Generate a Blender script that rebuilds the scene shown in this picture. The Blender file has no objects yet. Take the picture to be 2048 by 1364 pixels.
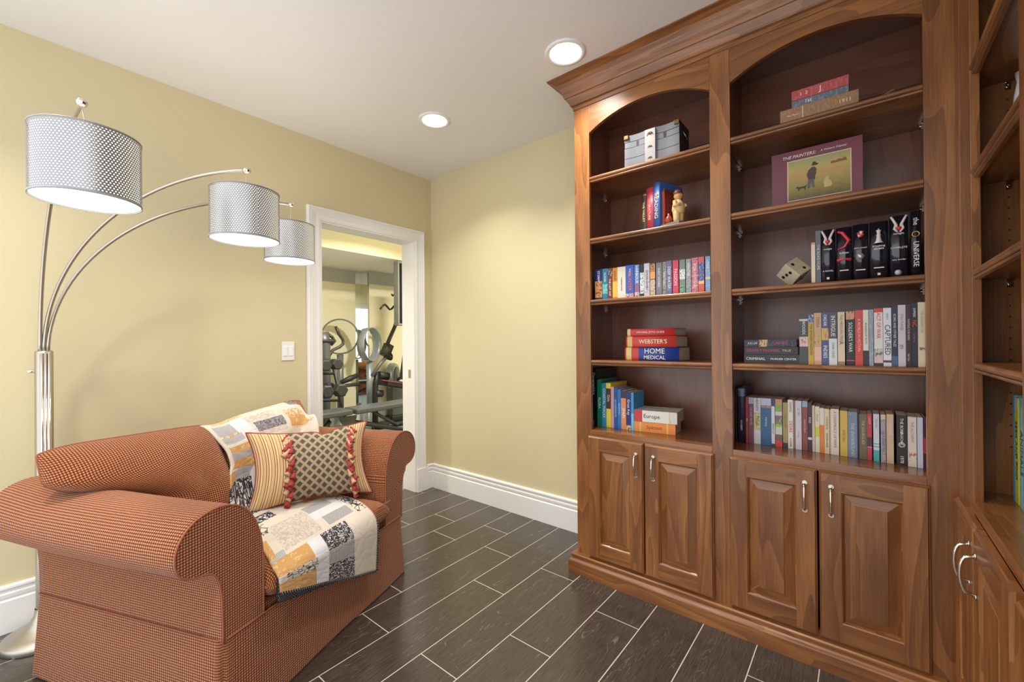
import bpy, bmesh, math, random
from mathutils import Vector, Matrix
random.seed(7)
C = bpy.context.scene.collection
PI = math.pi
# ------------------------------------------------------------------ camera
CAM = Vector((2.8362, -2.3785, 1.2210))
YAW, PITCH, ROLL, FPX = math.radians(39.374), math.radians(0.1399), math.radians(-0.4618), 854.477
_f = Vector((-math.sin(YAW)*math.cos(PITCH), math.cos(YAW)*math.cos(PITCH), math.sin(PITCH)))
_r = Vector((math.cos(YAW), math.sin(YAW), 0)); _u = _r.cross(_f)
RX = math.cos(ROLL)*_r + math.sin(ROLL)*_u
UX = -math.sin(ROLL)*_r + math.cos(ROLL)*_u
def ray(px, py): return ((px-1024)/FPX)*RX + ((682-py)/FPX)*UX + _f
def onx(px, py, v): d = ray(px, py); return CAM + d*((v-CAM.x)/d.x)
def ony(px, py, v): d = ray(px, py); return CAM + d*((v-CAM.y)/d.y)
def onz(px, py, v): d = ray(px, py); return CAM + d*((v-CAM.z)/d.z)
cd = bpy.data.cameras.new('camera'); cam = bpy.data.objects.new('camera', cd); C.objects.link(cam)
M = Matrix.Identity(4)
for i in range(3):
    M[i][0], M[i][1], M[i][2], M[i][3] = RX[i], UX[i], -_f[i], CAM[i]
cam.matrix_world = M
cd.sensor_width = 36; cd.lens = FPX/2048*36; cd.clip_start = 0.02; cd.clip_end = 60
bpy.context.scene.camera = cam
# ------------------------------------------------------------------ materials
def lin(c): return tuple(((v/255)/12.92 if v/255 <= .04045 else ((v/255+.055)/1.055)**2.4) for v in c)+(1,)
class N:
    def __init__(s, name):
        s.m = bpy.data.materials.new(name); s.m.use_nodes = True
        s.t = s.m.node_tree; s.t.nodes.clear()
        s.out = s.t.nodes.new('ShaderNodeOutputMaterial')
    def a(s, typ, **k):
        n = s.t.nodes.new('ShaderNode'+typ)
        for q, v in k.items():
            if q[0] == '_': setattr(n, q[1:], v)
            else: s.set(n, q, v)
        return n
    def set(s, n, q, v):
        i = n.inputs[int(q[1:])] if q[0] == 'i' and q[1:].isdigit() else n.inputs[q.replace('__', ' ')]
        if hasattr(v, 'is_linked') or isinstance(v, bpy.types.NodeSocket): s.t.links.new(v, i)
        elif isinstance(v, bpy.types.Node): s.t.links.new(v.outputs[0], i)
        else: i.default_value = v
    def math(s, op, a, b=0.0, c=None):
        n = s.a('Math', _operation=op, i0=a, i1=b)
        if c is not None: s.set(n, 'i2', c)
        return n
    def mix(s, f, a, b, bt='MIX'):
        n = s.t.nodes.new('ShaderNodeMix'); n.data_type = 'RGBA'; n.blend_type = bt
        for idx, v in ((0, f), (6, a), (7, b)):
            if isinstance(v, (bpy.types.Node, bpy.types.NodeSocket)):
                s.t.links.new(v.outputs[0] if isinstance(v, bpy.types.Node) and not isinstance(v, bpy.types.ShaderNodeMix) else (v.outputs[2] if isinstance(v, bpy.types.Node) else v), n.inputs[idx])
            else: n.inputs[idx].default_value = v
        return n.outputs[2]
    def vec(s, src, scale, loc=(0, 0, 0)):
        return s.a('Mapping', Vector=src, Scale=scale, Location=loc)
    def noise(s, v, sc=1.0, det=2.0, rough=.5, dist=0.0):
        n = s.a('TexNoise', Vector=v, Scale=sc, Detail=det, Roughness=rough, Distortion=dist); return n
    def ramp(s, f, stops, interp='LINEAR'):
        n = s.a('ValToRGB', Fac=f); e = n.color_ramp.elements; n.color_ramp.interpolation = interp
        while len(e) < len(stops): e.new(.5)
        for x, (p, c) in zip(e, stops): x.position = p; x.color = c if len(c) == 4 else c+(1,)
        return n
    def bsdf(s, col, rough=.5, bump=None, bs=.2, bd=.01, **k):
        b = s.a('BsdfPrincipled'); s.set(b, 'Base__Color', col); s.set(b, 'Roughness', rough)
        for q, v in k.items(): s.set(b, q, v)
        if bump is not None:
            bn = s.a('Bump', Strength=bs, Distance=bd, Height=bump); s.set(b, 'Normal', bn)
        s.t.links.new(b.outputs[0], s.out.inputs[0]); s.b = b
        return s.m
def plain(name, rgb, rough=.5, metal=0., **k):
    n = N(name); return n.bsdf(lin(rgb), rough, Metallic=metal, **k)
def uvnode(n): return n.a('TexCoord').outputs['UV']
def objnode(n): return n.a('TexCoord').outputs['Object']
def make_wood(name, dark, light, rough=.28, lines=9.0, contrast=1.0):
    n = N(name); uv = uvnode(n)
    n1 = n.noise(n.vec(uv, (1.0, 6.5, 1)), 1.0, 1.5, .45, .3)
    fr = n.math('FRACT', n.math('MULTIPLY', n1, lines))
    n2 = n.noise(n.vec(uv, (7, 210, 1)), 1.0, 4, .6)
    n3 = n.noise(n.vec(uv, (2.2, 9, 1), (3, 1, 0)), 1.0, 3, .5)
    n4 = n.noise(n.vec(uv, (1.3, 2.5, 1), (7, 5, 0)), 1.0, 2, .5)
    s1 = n.math('MULTIPLY', fr, .22*contrast)
    s2 = n.math('MULTIPLY_ADD', n2, .52*contrast, s1)
    s3 = n.math('MULTIPLY_ADD', n3, .62*contrast, s2)
    s4 = n.math('MULTIPLY_ADD', n4, .62*contrast, s3)
    f = n.math('SUBTRACT', s4, .505*contrast)
    mid = tuple((a*b)**.5 for a, b in zip(lin(dark)[:3], lin(light)[:3]))+(1,)
    r = n.ramp(f, [(.08, lin(dark)), (.45, mid), (.92, lin(light))])
    return n.bsdf(r, rough, bump=n2, bs=.06, bd=.002, Coat__Weight=.18, Coat__Roughness=.18)
W = make_wood('stained_alder', (88, 49, 22), (184, 124, 68), .34)
WD = make_wood('stained_alder_panel', (104, 64, 48), (164, 112, 88), .3, 5.0, .7)
WC = make_wood('stained_alder_counter', (108, 64, 32), (182, 122, 68), .16, 6.0, .8)
# walls
def make_wall(name, rgb, bs=.12, sc=60):
    n = N(name); o = objnode(n)
    nz = n.noise(o, sc, 3, .55); n2 = n.noise(o, 1.3, 2)
    c = n.mix(n.math('MULTIPLY', n2, .12), lin(rgb), lin(tuple(v*.93 for v in rgb)))
    return n.bsdf(c, .55, bump=nz, bs=bs, bd=.004)
WALL = make_wall('yellow_wall_paint', (211, 198, 158))
CEIL = make_wall('white_ceiling_texture', (236, 233, 230), .22, 38)
WHITE = plain('white_trim_paint', (236, 234, 230), .35)
# floor tiles
def make_tile():
    n = N('wood_look_tile'); uv = uvnode(n)
    at = n.a('Attribute', _attribute_name='tile'); tv = at.outputs['Fac']
    v = n.a('Mapping', Vector=uv, Scale=(1, 1, 1)); off = n.a('CombineXYZ', X=n.math('MULTIPLY', tv, 37.0), Y=n.math('MULTIPLY', tv, 91.0))
    va = n.a('VectorMath', _operation='ADD', i0=v, i1=off).outputs[0]
    n1 = n.noise(n.vec(va, (2.2, 13, 1)), 1.0, 3, .5, .6)
    vein = n.math('FRACT', n.math('MULTIPLY', n1, 11.0))
    vm = n.ramp(vein, [(.0, (1, 1, 1)), (.07, (0, 0, 0)), (.93, (0, 0, 0)), (1., (.4, .4, .4))])
    n2 = n.noise(n.vec(va, (12, 220, 1)), 1.0, 4, .6)
    base = n.ramp(n2, [(.3, lin((50, 42, 36))), (.75, lin((88, 77, 68)))])
    c = n.mix(n.math('MULTIPLY', tv, .35), base, lin((52, 44, 40)))
    gate = n.noise(n.vec(va, (3.0, 18, 1), (5, 2, 0)), 1.0, 2)
    gm = n.ramp(gate, [(.48, (0, 0, 0)), (.62, (1, 1, 1))])
    c = n.mix(n.math('MULTIPLY', n.math('MULTIPLY', vm, gm), .55), c, lin((150, 138, 124)))
    return n.bsdf(c, .2, bump=vm, bs=.06, bd=.002, Specular__IOR__Level=.8)
TILE = make_tile()
GROUT = plain('pale_grout', (214, 204, 190), .7)
def make_fabric(name, dark, light, p=.0085, accent=None):
    n = N(name); uv = uvnode(n); s = n.a('SeparateXYZ', Vector=uv)
    wob = n.noise(n.vec(uv, (60, 60, 1)), 1.0, 1)
    wx = n.math('MULTIPLY_ADD', wob, .0016, s.outputs[0]); wy = n.math('MULTIPLY_ADD', wob, -.0016, s.outputs[1])
    sx = n.math('SINE', n.math('MULTIPLY', n.math('FRACT', n.math('DIVIDE', wx, p)), PI))
    sy = n.math('SINE', n.math('MULTIPLY', n.math('FRACT', n.math('DIVIDE', wy, p)), PI))
    d = n.math('MULTIPLY', sx, sy)
    big = n.noise(n.vec(uv, (5, 5, 1)), 1.0, 2)
    var = n.noise(n.vec(uv, (1/p*.9, 1/p*.9, 1)), 1.0, 1)
    lt = n.mix(n.math('MULTIPLY', var, .7), lin(light), lin(tuple(v*.78 for v in light)))
    m = n.ramp(d, [(.22, (0, 0, 0)), (.62, (1, 1, 1))])
    c = n.mix(m, lin(dark), lt)
    c = n.mix(n.math('MULTIPLY', big, .25), c, lin((140, 66, 38)))
    return n.bsdf(c, .9, bump=d, bs=.5, bd=.004, Specular__IOR__Level=.1, Sheen__Weight=.15)
SOFA = make_fabric('rust_waffle_weave', (72, 24, 13), (208, 140, 90))
SOFAP = plain('rust_piping', (146, 82, 56), .85)
STEEL = plain('brushed_nickel', (186, 178, 166), .36, 1.)
CHROME = plain('polished_nickel', (225, 218, 208), .12, 1.)
BLACK = plain('black_plastic', (22, 22, 24), .45)
DARK = plain('dark_grey_rubber', (38, 38, 37), .5)
GREYM = plain('grey_metal', (100, 102, 100), .4, .3)
SILV = plain('silver_plastic', (172, 180, 188), .35, .5)
OLIVE = plain('gunmetal_tube', (66, 66, 56), .4, .3)
PAGE = plain('page_paper', (214, 200, 176), .8)
GOLD = plain('gold_leaf', (206, 168, 92), .3, .9)
def emis(name, rgb, st):
    n = N(name); e = n.a('Emission', Color=lin(rgb), Strength=st); n.t.links.new(e.outputs[0], n.out.inputs[0]); return n.m
LENS = emis('downlight_lens_glow', (255, 250, 240), 9.0)
GLOW = emis('lampshade_diffuser_glow', (255, 250, 240), 4.0)
LINER = emis('shade_liner_glow', (255, 246, 228), 1.15)
def make_shade():
    n = N('perforated_silver_shade'); uv = uvnode(n); s = n.a('SeparateXYZ', Vector=uv); p = .0088
    row = n.math('DIVIDE', s.outputs[1], p*.8); rf = n.math('FLOOR', row)
    odd = n.math('MULTIPLY', n.math('MODULO', rf, 2.0), .5)
    fx = n.math('SUBTRACT', n.math('FRACT', n.math('ADD', n.math('DIVIDE', s.outputs[0], p), odd)), .5)
    fy = n.math('SUBTRACT', n.math('FRACT', row), .5)
    r2 = n.math('ADD', n.math('MULTIPLY', fx, fx), n.math('MULTIPLY', n.math('MULTIPLY', fy, fy), .7))
    hole = n.math('LESS_THAN', r2, .075)
    b = n.a('BsdfPrincipled', Metallic=.75, Roughness=.38); n.set(b, 'Base__Color', lin((150, 152, 158)))
    t = n.a('BsdfTransparent'); mx = n.a('MixShader', Fac=hole, i1=b, i2=t)
    n.t.links.new(mx.outputs[0], n.out.inputs[0]); return n.m
SHADE = make_shade()
MIRROR = plain('mirror_glass', (225, 228, 226), .02, 1.)
_bm = {}
def bmat(rgb, c2=None, sc=60., th=.55):
    k = (rgb, c2, sc, th)
    if k not in _bm:
        n = N('book_cover_%d' % len(_bm))
        if c2 is None: _bm[k] = n.bsdf(lin(rgb), .4)
        else:
            nz = n.noise(n.vec(objnode(n), (sc*2.2, sc*2.2, sc)), 1.0, 3, .6)
            m = n.ramp(nz, [(th-.03, (0, 0, 0)), (th+.03, (1, 1, 1))]); _bm[k] = n.bsdf(n.mix(m, lin(rgb), lin(c2)), .4)
    return _bm[k]
# ------------------------------------------------------------------ mesh builder
def arcgrid(fn, nu, nv):
    P = [[Vector(fn(i/nu, j/nv)[0]) for j in range(nv+1)] for i in range(nu+1)]
    U = [[0]*(nv+1) for _ in range(nu+1)]; V = [[0]*(nv+1) for _ in range(nu+1)]; mi, mj = nu//2, nv//2
    for j in range(nv+1):
        for i in range(mi+1, nu+1): U[i][j] = U[i-1][j]+(P[i][j]-P[i-1][j]).length
        for i in range(mi-1, -1, -1): U[i][j] = U[i+1][j]-(P[i][j]-P[i+1][j]).length
    for i in range(nu+1):
        for j in range(mj+1, nv+1): V[i][j] = V[i][j-1]+(P[i][j]-P[i][j-1]).length
        for j in range(mj-1, -1, -1): V[i][j] = V[i][j+1]-(P[i][j]-P[i][j+1]).length
    return lambda a, b: (P[int(a*nu+.5)][int(b*nv+.5)], (U[int(a*nu+.5)][int(b*nv+.5)], V[int(a*nu+.5)][int(b*nv+.5)]))
class MB:
    def __init__(s): s.v = []; s.f = []; s.uv = []; s.mi = []; s.sm = []
    def face(s, idx, uvs, mi=0, sm=False): s.f.append(tuple(idx)); s.uv.append(uvs); s.mi.append(mi); s.sm.append(sm)
    def quad(s, pts, uvs=None, mi=0, sm=False):
        b = len(s.v); s.v += [Vector(p) for p in pts]
        s.face(range(b, b+len(pts)), uvs or [(0, 0)]*len(pts), mi, sm)
    def box(s, x0, x1, y0, y1, z0, z1, g=2, mi=0, T=None):
        lo = (min(x0, x1), min(y0, y1), min(z0, z1)); hi = (max(x0, x1), max(y0, y1), max(z0, z1)); b = len(s.v)
        ro, rv = random.random()*40, random.random()*40
        loc = [Vector((hi[0] if i & 1 else lo[0], hi[1] if i & 2 else lo[1], hi[2] if i & 4 else lo[2])) for i in range(8)]
        for p in loc: s.v.append(T @ p if T else p)
        for ax, idx in ((0, (0, 4, 6, 2)), (0, (1, 3, 7, 5)), (1, (0, 1, 5, 4)), (1, (2, 6, 7, 3)), (2, (0, 2, 3, 1)), (2, (4, 5, 7, 6))):
            gu = g if ax != g else (g+1) % 3
            gv = 3-ax-gu
            s.face([b+i for i in idx], [(loc[i][gu]+ro, loc[i][gv]+rv+ax*.37) for i in idx], mi)
        return s
    def grid(s, fn, nu, nv, mi=0, sm=True, closeu=False, flip=False, mfn=None):
        b = len(s.v); P = [[fn(i/nu, j/nv) for j in range(nv+1)] for i in range(nu+1)]
        for i in range(nu if closeu else nu+1):
            for j in range(nv+1): s.v.append(Vector(P[i][j][0]))
        def ix(i, j): return b+(i % nu if closeu else i)*(nv+1)+j
        for i in range(nu):
            for j in range(nv):
                q = [(i, j), (i+1, j), (i+1, j+1), (i, j+1)]
                if flip: q.reverse()
                s.face([ix(*k) for k in q], [P[k[0]][k[1]][1] for k in q], mfn((i+.5)/nu, (j+.5)/nv) if mfn else mi, sm)
        return s
    def tube(s, pts, r, n=8, mi=0, cap=True, sc=1.0):
        pts = [Vector(p) for p in pts]; b = len(s.v); L = 0; rs = r if isinstance(r, (list, tuple)) else [r]*len(pts)
        prev = None
        for k, p in enumerate(pts):
            t = (pts[min(k+1, len(pts)-1)]-pts[max(k-1, 0)]).normalized()
            if prev is None: a = t.orthogonal().normalized()
            else:
                a = (prev-t*prev.dot(t)); a = a.normalized() if a.length > 1e-6 else t.orthogonal().normalized()
            prev = a; c = t.cross(a)
            if k: L += (p-pts[k-1]).length
            for i in range(n):
                th = 2*PI*i/n; s.v.append(p+(a*math.cos(th)+c*math.sin(th))*rs[k])
        acc = 0
        for k in range(len(pts)-1):
            l2 = acc+(pts[k+1]-pts[k]).length
            for i in range(n):
                j = (i+1) % n; w = 2*PI*rs[k]/n
                s.face([b+k*n+i, b+k*n+j, b+(k+1)*n+j, b+(k+1)*n+i], [(acc, i*w), (acc, (i+1)*w), (l2, (i+1)*w), (l2, i*w)], mi, True)
            acc = l2
        if cap:
            s.face([b+i for i in reversed(range(n))], [(0, 0)]*n, mi); e = b+(len(pts)-1)*n
            s.face([e+i for i in range(n)], [(0, 0)]*n, mi)
        return s
    def lathe(s, prof, c=(0, 0, 0), n=24, mi=0, ax='z', sm=True, R=None):
        c = Vector(c)
        def fn(u, v):
            k = v*(len(prof)-1); i = min(int(k+1e-9), len(prof)-2); t = k-i
            r = prof[i][0]*(1-t)+prof[i+1][0]*t; z = prof[i][1]*(1-t)+prof[i+1][1]*t; th = 2*PI*u
            p = Vector((r*math.cos(th), r*math.sin(th), z))
            if ax == 'x': p = Vector((p.z, p.x, p.y))
            if ax == 'y': p = Vector((p.y, p.z, p.x))
            if R: p = R @ p
            return (c+p, (u*2*PI*max(r, .01), z))
        return s.grid(fn, n, len(prof)-1, mi, sm, True)
    def prism(s, poly, fn, d0, d1, mi=0, sm=False, us=1.0, cap=True, nseg=1):
        # poly: 2D list; fn(a,b,d)->xyz
        n = len(poly); b = len(s.v); ro, rv = random.random()*30, random.random()*30
        ds = [d0+(d1-d0)*k/nseg for k in range(nseg+1)]
        for d in ds:
            for a, c in poly: s.v.append(Vector(fn(a, c, d)))
        per = [0]
        for i in range(n): per.append(per[-1]+math.hypot(poly[(i+1) % n][0]-poly[i][0], poly[(i+1) % n][1]-poly[i][1]))
        for k in range(nseg):
            for i in range(n):
                j = (i+1) % n
                s.face([b+k*n+i, b+k*n+j, b+(k+1)*n+j, b+(k+1)*n+i], [(ds[k]+ro, per[i]+rv), (ds[k]+ro, per[i+1]+rv), (ds[k+1]+ro, per[i+1]+rv), (ds[k+1]+ro, per[i]+rv)], mi, sm)
        if cap:
            s.face([b+i for i in reversed(range(n))], [(poly[i][1]+ro, poly[i][0]+rv) for i in reversed(range(n))], mi)
            e = b+nseg*n
            s.face([e+i for i in range(n)], [(poly[i][1]+ro, poly[i][0]+rv) for i in range(n)], mi)
        return s
    def build(s, name, mats, parent=None, bevel=0, fix=True, loc=None, rem=False):
        me = bpy.data.meshes.new(name); org = Vector(loc) if loc is not None else Vector((0, 0, 0))
        me.from_pydata([tuple(p-org) for p in s.v], [], s.f)
        ul = me.uv_layers.new(name='UVMap')
        k = 0
        for fi, u in enumerate(s.uv):
            for q in u: ul.data[k].uv = q; k += 1
        for fi, p in enumerate(me.polygons): p.material_index = s.mi[fi]; p.use_smooth = s.sm[fi]
        for m in (mats if isinstance(mats, (list, tuple)) else [mats]): me.materials.append(m)
        if fix or rem:
            bm = bmesh.new(); bm.from_mesh(me)
            if rem: bmesh.ops.remove_doubles(bm, verts=bm.verts, dist=1e-5)
            bmesh.ops.recalc_face_normals(bm, faces=bm.faces); bm.to_mesh(me); bm.free()
        o = bpy.data.objects.new(name, me); C.objects.link(o); o.location = org
        if parent is not None: adopt(o, parent)
        if bevel:
            bv = o.modifiers.new('edge', 'BEVEL'); bv.width = bevel; bv.segments = 2; bv.limit_method = 'ANGLE'; bv.angle_limit = .6
        return o
WORLD = {}
def wloc(o): return o.location + (wloc(o.parent) if o.parent else Vector((0, 0, 0)))
def adopt(o, p):
    o.parent = p; o.location = o.location - wloc(p)      # no roots are rotated: plain offsets
def tag(o, label, cat, group=None):
    o['label'] = label; o['category'] = cat
    if group: o['group'] = group
    return o
def thing(name, label, cat, loc, group=None):
    o = bpy.data.objects.new(name, None); C.objects.link(o); o.location = loc; o.empty_display_size = .05
    return tag(o, label, cat, group)
def struct(mb, name, m, parent=None, **k):
    o = mb.build(name, m, parent, **k)
    if parent is None: o['kind'] = 'structure'
    return o
def text(body, X, Y, pos, size, mat, parent, name='title', ext=.0004, maxlen=None, ital=False):
    cu = bpy.data.curves.new(name, 'FONT'); cu.body = body; cu.align_x = 'CENTER'; cu.align_y = 'CENTER'; cu.extrude = ext; cu.resolution_u = 2
    w = len(body)*.56*size
    cu.size = size*min(1, maxlen/w) if maxlen else size
    if ital: cu.shear = .25
    cu.materials.append(mat); o = bpy.data.objects.new(name, cu); C.objects.link(o)
    X = Vector(X).normalized(); Y = Vector(Y).normalized(); Z = X.cross(Y)
    m = Matrix.Identity(4)
    for i in range(3): m[i][0], m[i][1], m[i][2] = X[i], Y[i], Z[i]
    o.rotation_euler = m.to_euler(); o.location = pos
    if parent is not None: adopt(o, parent)
    return o
# ================================================================== ROOM
H = 2.6; YB = -3.1
XS = [.065+.2029*k-.0 for k in range(-2, 20)]
OFF = {0: -.155, 1: -.70, 2: -.63, 3: -.376, 4: -.562, 5: -.297, 6: -.51, 7: -.81, 8: -.50, 9: -.20, 10: -.644, 11: -.35, 12: -.06, 13: -.634}
XS = [.0655+.2029*(k-1) for k in range(0, 20)]
mb = MB(); tiles = []
mb.quad([(-.15, YB, -.0007), (3.6, YB, -.0007), (3.6, .1, -.0007), (-.15, .1, -.0007)], mi=1)
gw = .0020
for k in range(len(XS)-1):
    off = {0: -.155, 1: -.70, 2: -.60, 3: -.376, 4: -.562, 5: -.297, 6: -.51, 7: -.81, 8: -.502, 9: -.20, 10: -.644, 11: -.35, 12: -.06, 13: -.634}.get(k, -random.random()*.8)
    y = off+.81
    while y > YB-.1:
        y1 = min(y, .08); y0 = max(y-.81, YB)
        if y1 > y0+.02:
            xa, xb = max(XS[k]+gw, -.15), min(XS[k+1]-gw, 3.6); yy0, yy1 = y0+gw, y1-gw
            if xb > xa:
                mb.quad([(xa, yy0, 0), (xb, yy0, 0), (xb, yy1, 0), (xa, yy1, 0)], [(yy0, xa), (yy0, xb), (yy1, xb), (yy1, xa)]); tiles.append(len(mb.f)-1)
        y -= .81
floor = struct(mb, 'floor', [TILE, GROUT], fix=False)
at = floor.data.attributes.new('tile', 'FLOAT', 'FACE')
for i in tiles: at.data[i].value = random.random()
# ceiling with thickness
struct(MB().box(-.14, 3.6, YB, .12, H, H+.1), 'ceiling', CEIL)
# left wall with door opening
oy0, oy1, oz = -.972, -.168, 2.062
mb = MB(); mb.box(-.14, 0, YB, oy0, -.1, H); mb.box(-.14, 0, oy1, 3.4, -.1, H); mb.box(-.14, 0, oy0, oy1, oz, H)
struct(mb, 'wall_left', WALL)
struct(MB().box(0, 3.6, 0, .12, -.1, H), 'wall_back', WALL)
struct(MB().box(3.5, 3.62, -1.9, 0, -.1, H), 'wall_right', WALL)
# baseboards
BBP = [(0, 0), (.018, 0), (.018, .135), (.0125, .142), (.0155, .152), (.0165, .165), (.013, .172), (.0135, .18), (.0175, .188), (.0165, .196), (.010, .201), (0, .201)]
struct(MB().prism(BBP, lambda a, b, d: (a, d, b), YB, -1.057), 'baseboard_left', WHITE)
struct(MB().prism(BBP, lambda a, b, d: (a, d, b), -.067, -.0005), 'baseboard_corner', WHITE)
struct(MB().prism(BBP, lambda a, b, d: (d, -a, b), .0005, 1.66), 'baseboard_back', WHITE)
# door frame: jamb + casing
mb = MB()
mb.box(-.155, .004, oy0, oy0+.018, 0, oz-.018); mb.box(-.155, .004, oy1-.018, oy1, 0, oz-.018); mb.box(-.155, .004, oy0, oy1, oz-.018, oz)
def casing(mb, X, sgn):
    prof = [(0, .010), (.012, .015), (.03, .013), (.055, .018), (.064, .022), (.07, .018), (.076, .024), (.084, .024), (.088, .019), (.09, .0), (0, 0)]
    yi0, yi1, zi = oy0+.006, oy1-.006, oz-.008
    n = len(prof)
    ring = []
    for a, h in prof:
        ring.append([(X+sgn*h, yi0-a, 0), (X+sgn*h, yi0-a, zi+a), (X+sgn*h, yi1+a, zi+a), (X+sgn*h, yi1+a, 0)])
    for i in range(n):
        A, B = ring[i], ring[(i+1) % n]
        for k in range(3): mb.quad([A[k], A[k+1], B[k+1], B[k]])
    for k in (0, 3): mb.quad([ring[i][k] for i in range(n)])
casing(mb, 0, 1); casing(mb, -.14, -1)
# plinth blocks at the casing feet
mb.box(0, .026, oy1-.008, -.066, 0, .185); mb.box(0, .026, -1.058, oy0+.008, 0, .185)
door = struct(mb, 'door_1', WHITE, rem=True)
MB().box(-.075, -.045, oy1-.0195, oy1-.0175, .93, 1.0).build('strike_plate', STEEL, door)
# light switch plate
p = thing('light_switch', 'white double rocker light switch plate on the yellow wall left of the doorway', 'light switch', (0.001, -1.178, 1.175))
MB().box(.0005, .006, -1.216, -1.14, 1.116, 1.234).build('wall_plate', WHITE, p, bevel=.002)
for yy in (-1.196, -1.16): MB().box(.006, .010, yy-.012, yy+.012, 1.145, 1.205).build('rocker', plain('switch_white', (244, 243, 240), .3), p, bevel=.001)
# ------------------------------------------------------------------ downlights
def downlight(x, y, label, energy, r=.075):
    t = thing('ceiling_downlight', label, 'ceiling light', (x, y, H), 'recessed ceiling downlights')
    mb = MB(); mb.lathe([(r+.022, 0), (r+.022, -.004), (r+.012, -.008), (r, -.006), (r-.002, .0)], (x, y, H-.0005), 40)
    mb.build('trim_ring', WHITE, t)
    mb = MB(); mb.lathe([(r, -.003), (r*.6, -.0045), (.0005, -.005)], (x, y, H-.0005), 40); mb.build('lens', LENS, t)
    ld = bpy.data.lights.new('downlight_lamp', 'AREA'); ld.shape = 'DISK'; ld.size = .14; ld.energy = energy; ld.color = (1, .95, .87); ld.spread = math.radians(165 if x < 0 and y > 0 else 118)
    lo = bpy.data.objects.new('downlight_lamp', ld); C.objects.link(lo); lo.location = (x, y, H-.012); adopt(lo, t)
LE = 8.0
downlight(1.751, -.637, 'round recessed downlight in the ceiling beside the bookcase crown', LE)
downlight(.797, -.633, 'round recessed downlight in the ceiling nearer the doorway corner', LE)
for i, (x, y, e) in enumerate([(.797, -2.55, 1), (2.25, -2.55, 1.2)]):  # extra lamps out of view, added as fill light for the room
    t = downlight(x, y, 'added fill downlight, unseen in the ceiling behind the photographer', LE*e)
# ================================================================== BOOKCASE on the back wall
D = .40
XL, XM0, XM1, XR0, XC = 1.654, 2.330, 2.411, 2.999, 3.077
bc = thing('bookcase', 'tall built-in alder bookcase with two arched bays and four lower doors along the back wall', 'bookcase', (2.35, -.2, 0))
def frame_box(name, x0, x1, z0, z1, g, th=.02, y=-D, m=W, bv=.0015):
    return MB().box(x0, x1, y, y+th, z0, z1, g).build(name, m, bc, bevel=bv)
ST0 = 1.742
frame_box('stile', XL, ST0, .10, 2.50, 2); frame_box('stile', XM0, XM1, .10, 2.50, 2); frame_box('stile', XR0, XC, .10, 2.50, 2)
CZ = .7615
def arch(x0, x1):
    n = 28; xc = (x0+x1)/2; hw = (x1-x0)/2; rise = .079; R = (hw*hw+rise*rise)/(2*rise); zc = 2.307+rise-R
    pts = [(x0+(x1-x0)*i/n, zc+math.sqrt(max(R*R-(x0+(x1-x0)*i/n-xc)**2, 0))) for i in range(n+1)]
    mb = MB(); ro = random.random()*20
    for y in (-D, -D+.02):
        for i in range(n):
            a, b = pts[i], pts[i+1]
            mb.quad([(a[0], y, a[1]), (b[0], y, b[1]), (b[0], y, 2.5), (a[0], y, 2.5)], [(a[0]+ro, a[1]), (b[0]+ro, b[1]), (b[0]+ro, 2.5), (a[0]+ro, 2.5)])
    for i in range(n):
        a, b = pts[i], pts[i+1]
        mb.quad([(a[0], -D, a[1]), (b[0], -D, b[1]), (b[0], -D+.02, b[1]), (a[0], -D+.02, a[1])], [(a[0]+ro, 0), (b[0]+ro, 0), (b[0]+ro, .02), (a[0]+ro, .02)])
    mb.build('arched_rail', W, bc, rem=True)
arch(ST0, XM0); arch(XM1, XR0)
for x0, x1 in ((ST0, XM0), (XM1, XR0)):
    frame_box('rail', x0, x1, .725, CZ-.002, 0); frame_box('rail', x0, x1, .095, .125, 0)
# carcass
BK = -.02
mb = MB(); mb.box(XL+.003, 1.677, -D+.02, BK, .10, 2.50); mb.box(2.362, 2.385, -D+.02, BK, .1, 2.5); mb.box(3.021, 3.045, -D+.02, BK, .1, 2.5)
mb.build('side_panel', WD, bc)
MB().box(XL+.003, 3.045, BK, -.003, .10, 2.5).build('back_panel', WD, bc)
mb = MB(); mb.box(1.677, 2.362, BK-.018, BK, 2.235, 2.47, 0); mb.box(2.385, 3.021, BK-.018, BK, 2.235, 2.47, 0); mb.build('back_cleat', WD, bc)
MB().box(XL+.003, 3.045, -D+.02, BK, 2.47, 2.5, 0).build('top_panel', WD, bc)
for x0, x1, xa, xb in ((1.677, 2.362, ST0, XM0), (2.385, 3.021, XM1, XR0)):
    mb = MB(); mb.box(x0, x1, -D+.02, BK, CZ-.022, CZ, 0); mb.box(xa, xb, -D-.001, -D+.02, CZ-.022, CZ, 0); mb.build('counter', WC, bc, bevel=.001)
SZ = [2.0775, 1.757, 1.4375, 1.1238]
def nose(zt, th=.029):
    q = []
    for i in range(9):
        a = PI/2-PI*i/8; q.append((.012+.009*math.cos(a), zt-.009+.009*math.sin(a)))
    q += [(.012, zt-.0185), (.0155, zt-.0195), (.0165, zt-.023), (.0155, zt-.0265), (.008, zt-th)]
    return [(0, zt)]+q+[(0, zt-th)]
def pin(x, y, z, sx, sh):
    mb = MB(); mb.box(x, x+sx*.012, y-.008, y+.008, z-.006, z-.0005); mb.box(x, x+sx*.004, y-.006, y+.006, z-.026, z-.005); mb.tube([(x, y, z-.018), (x+sx*.012, y, z-.012)], .004, 8)
    mb.build('shelf_pin', CHROME, sh)
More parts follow.
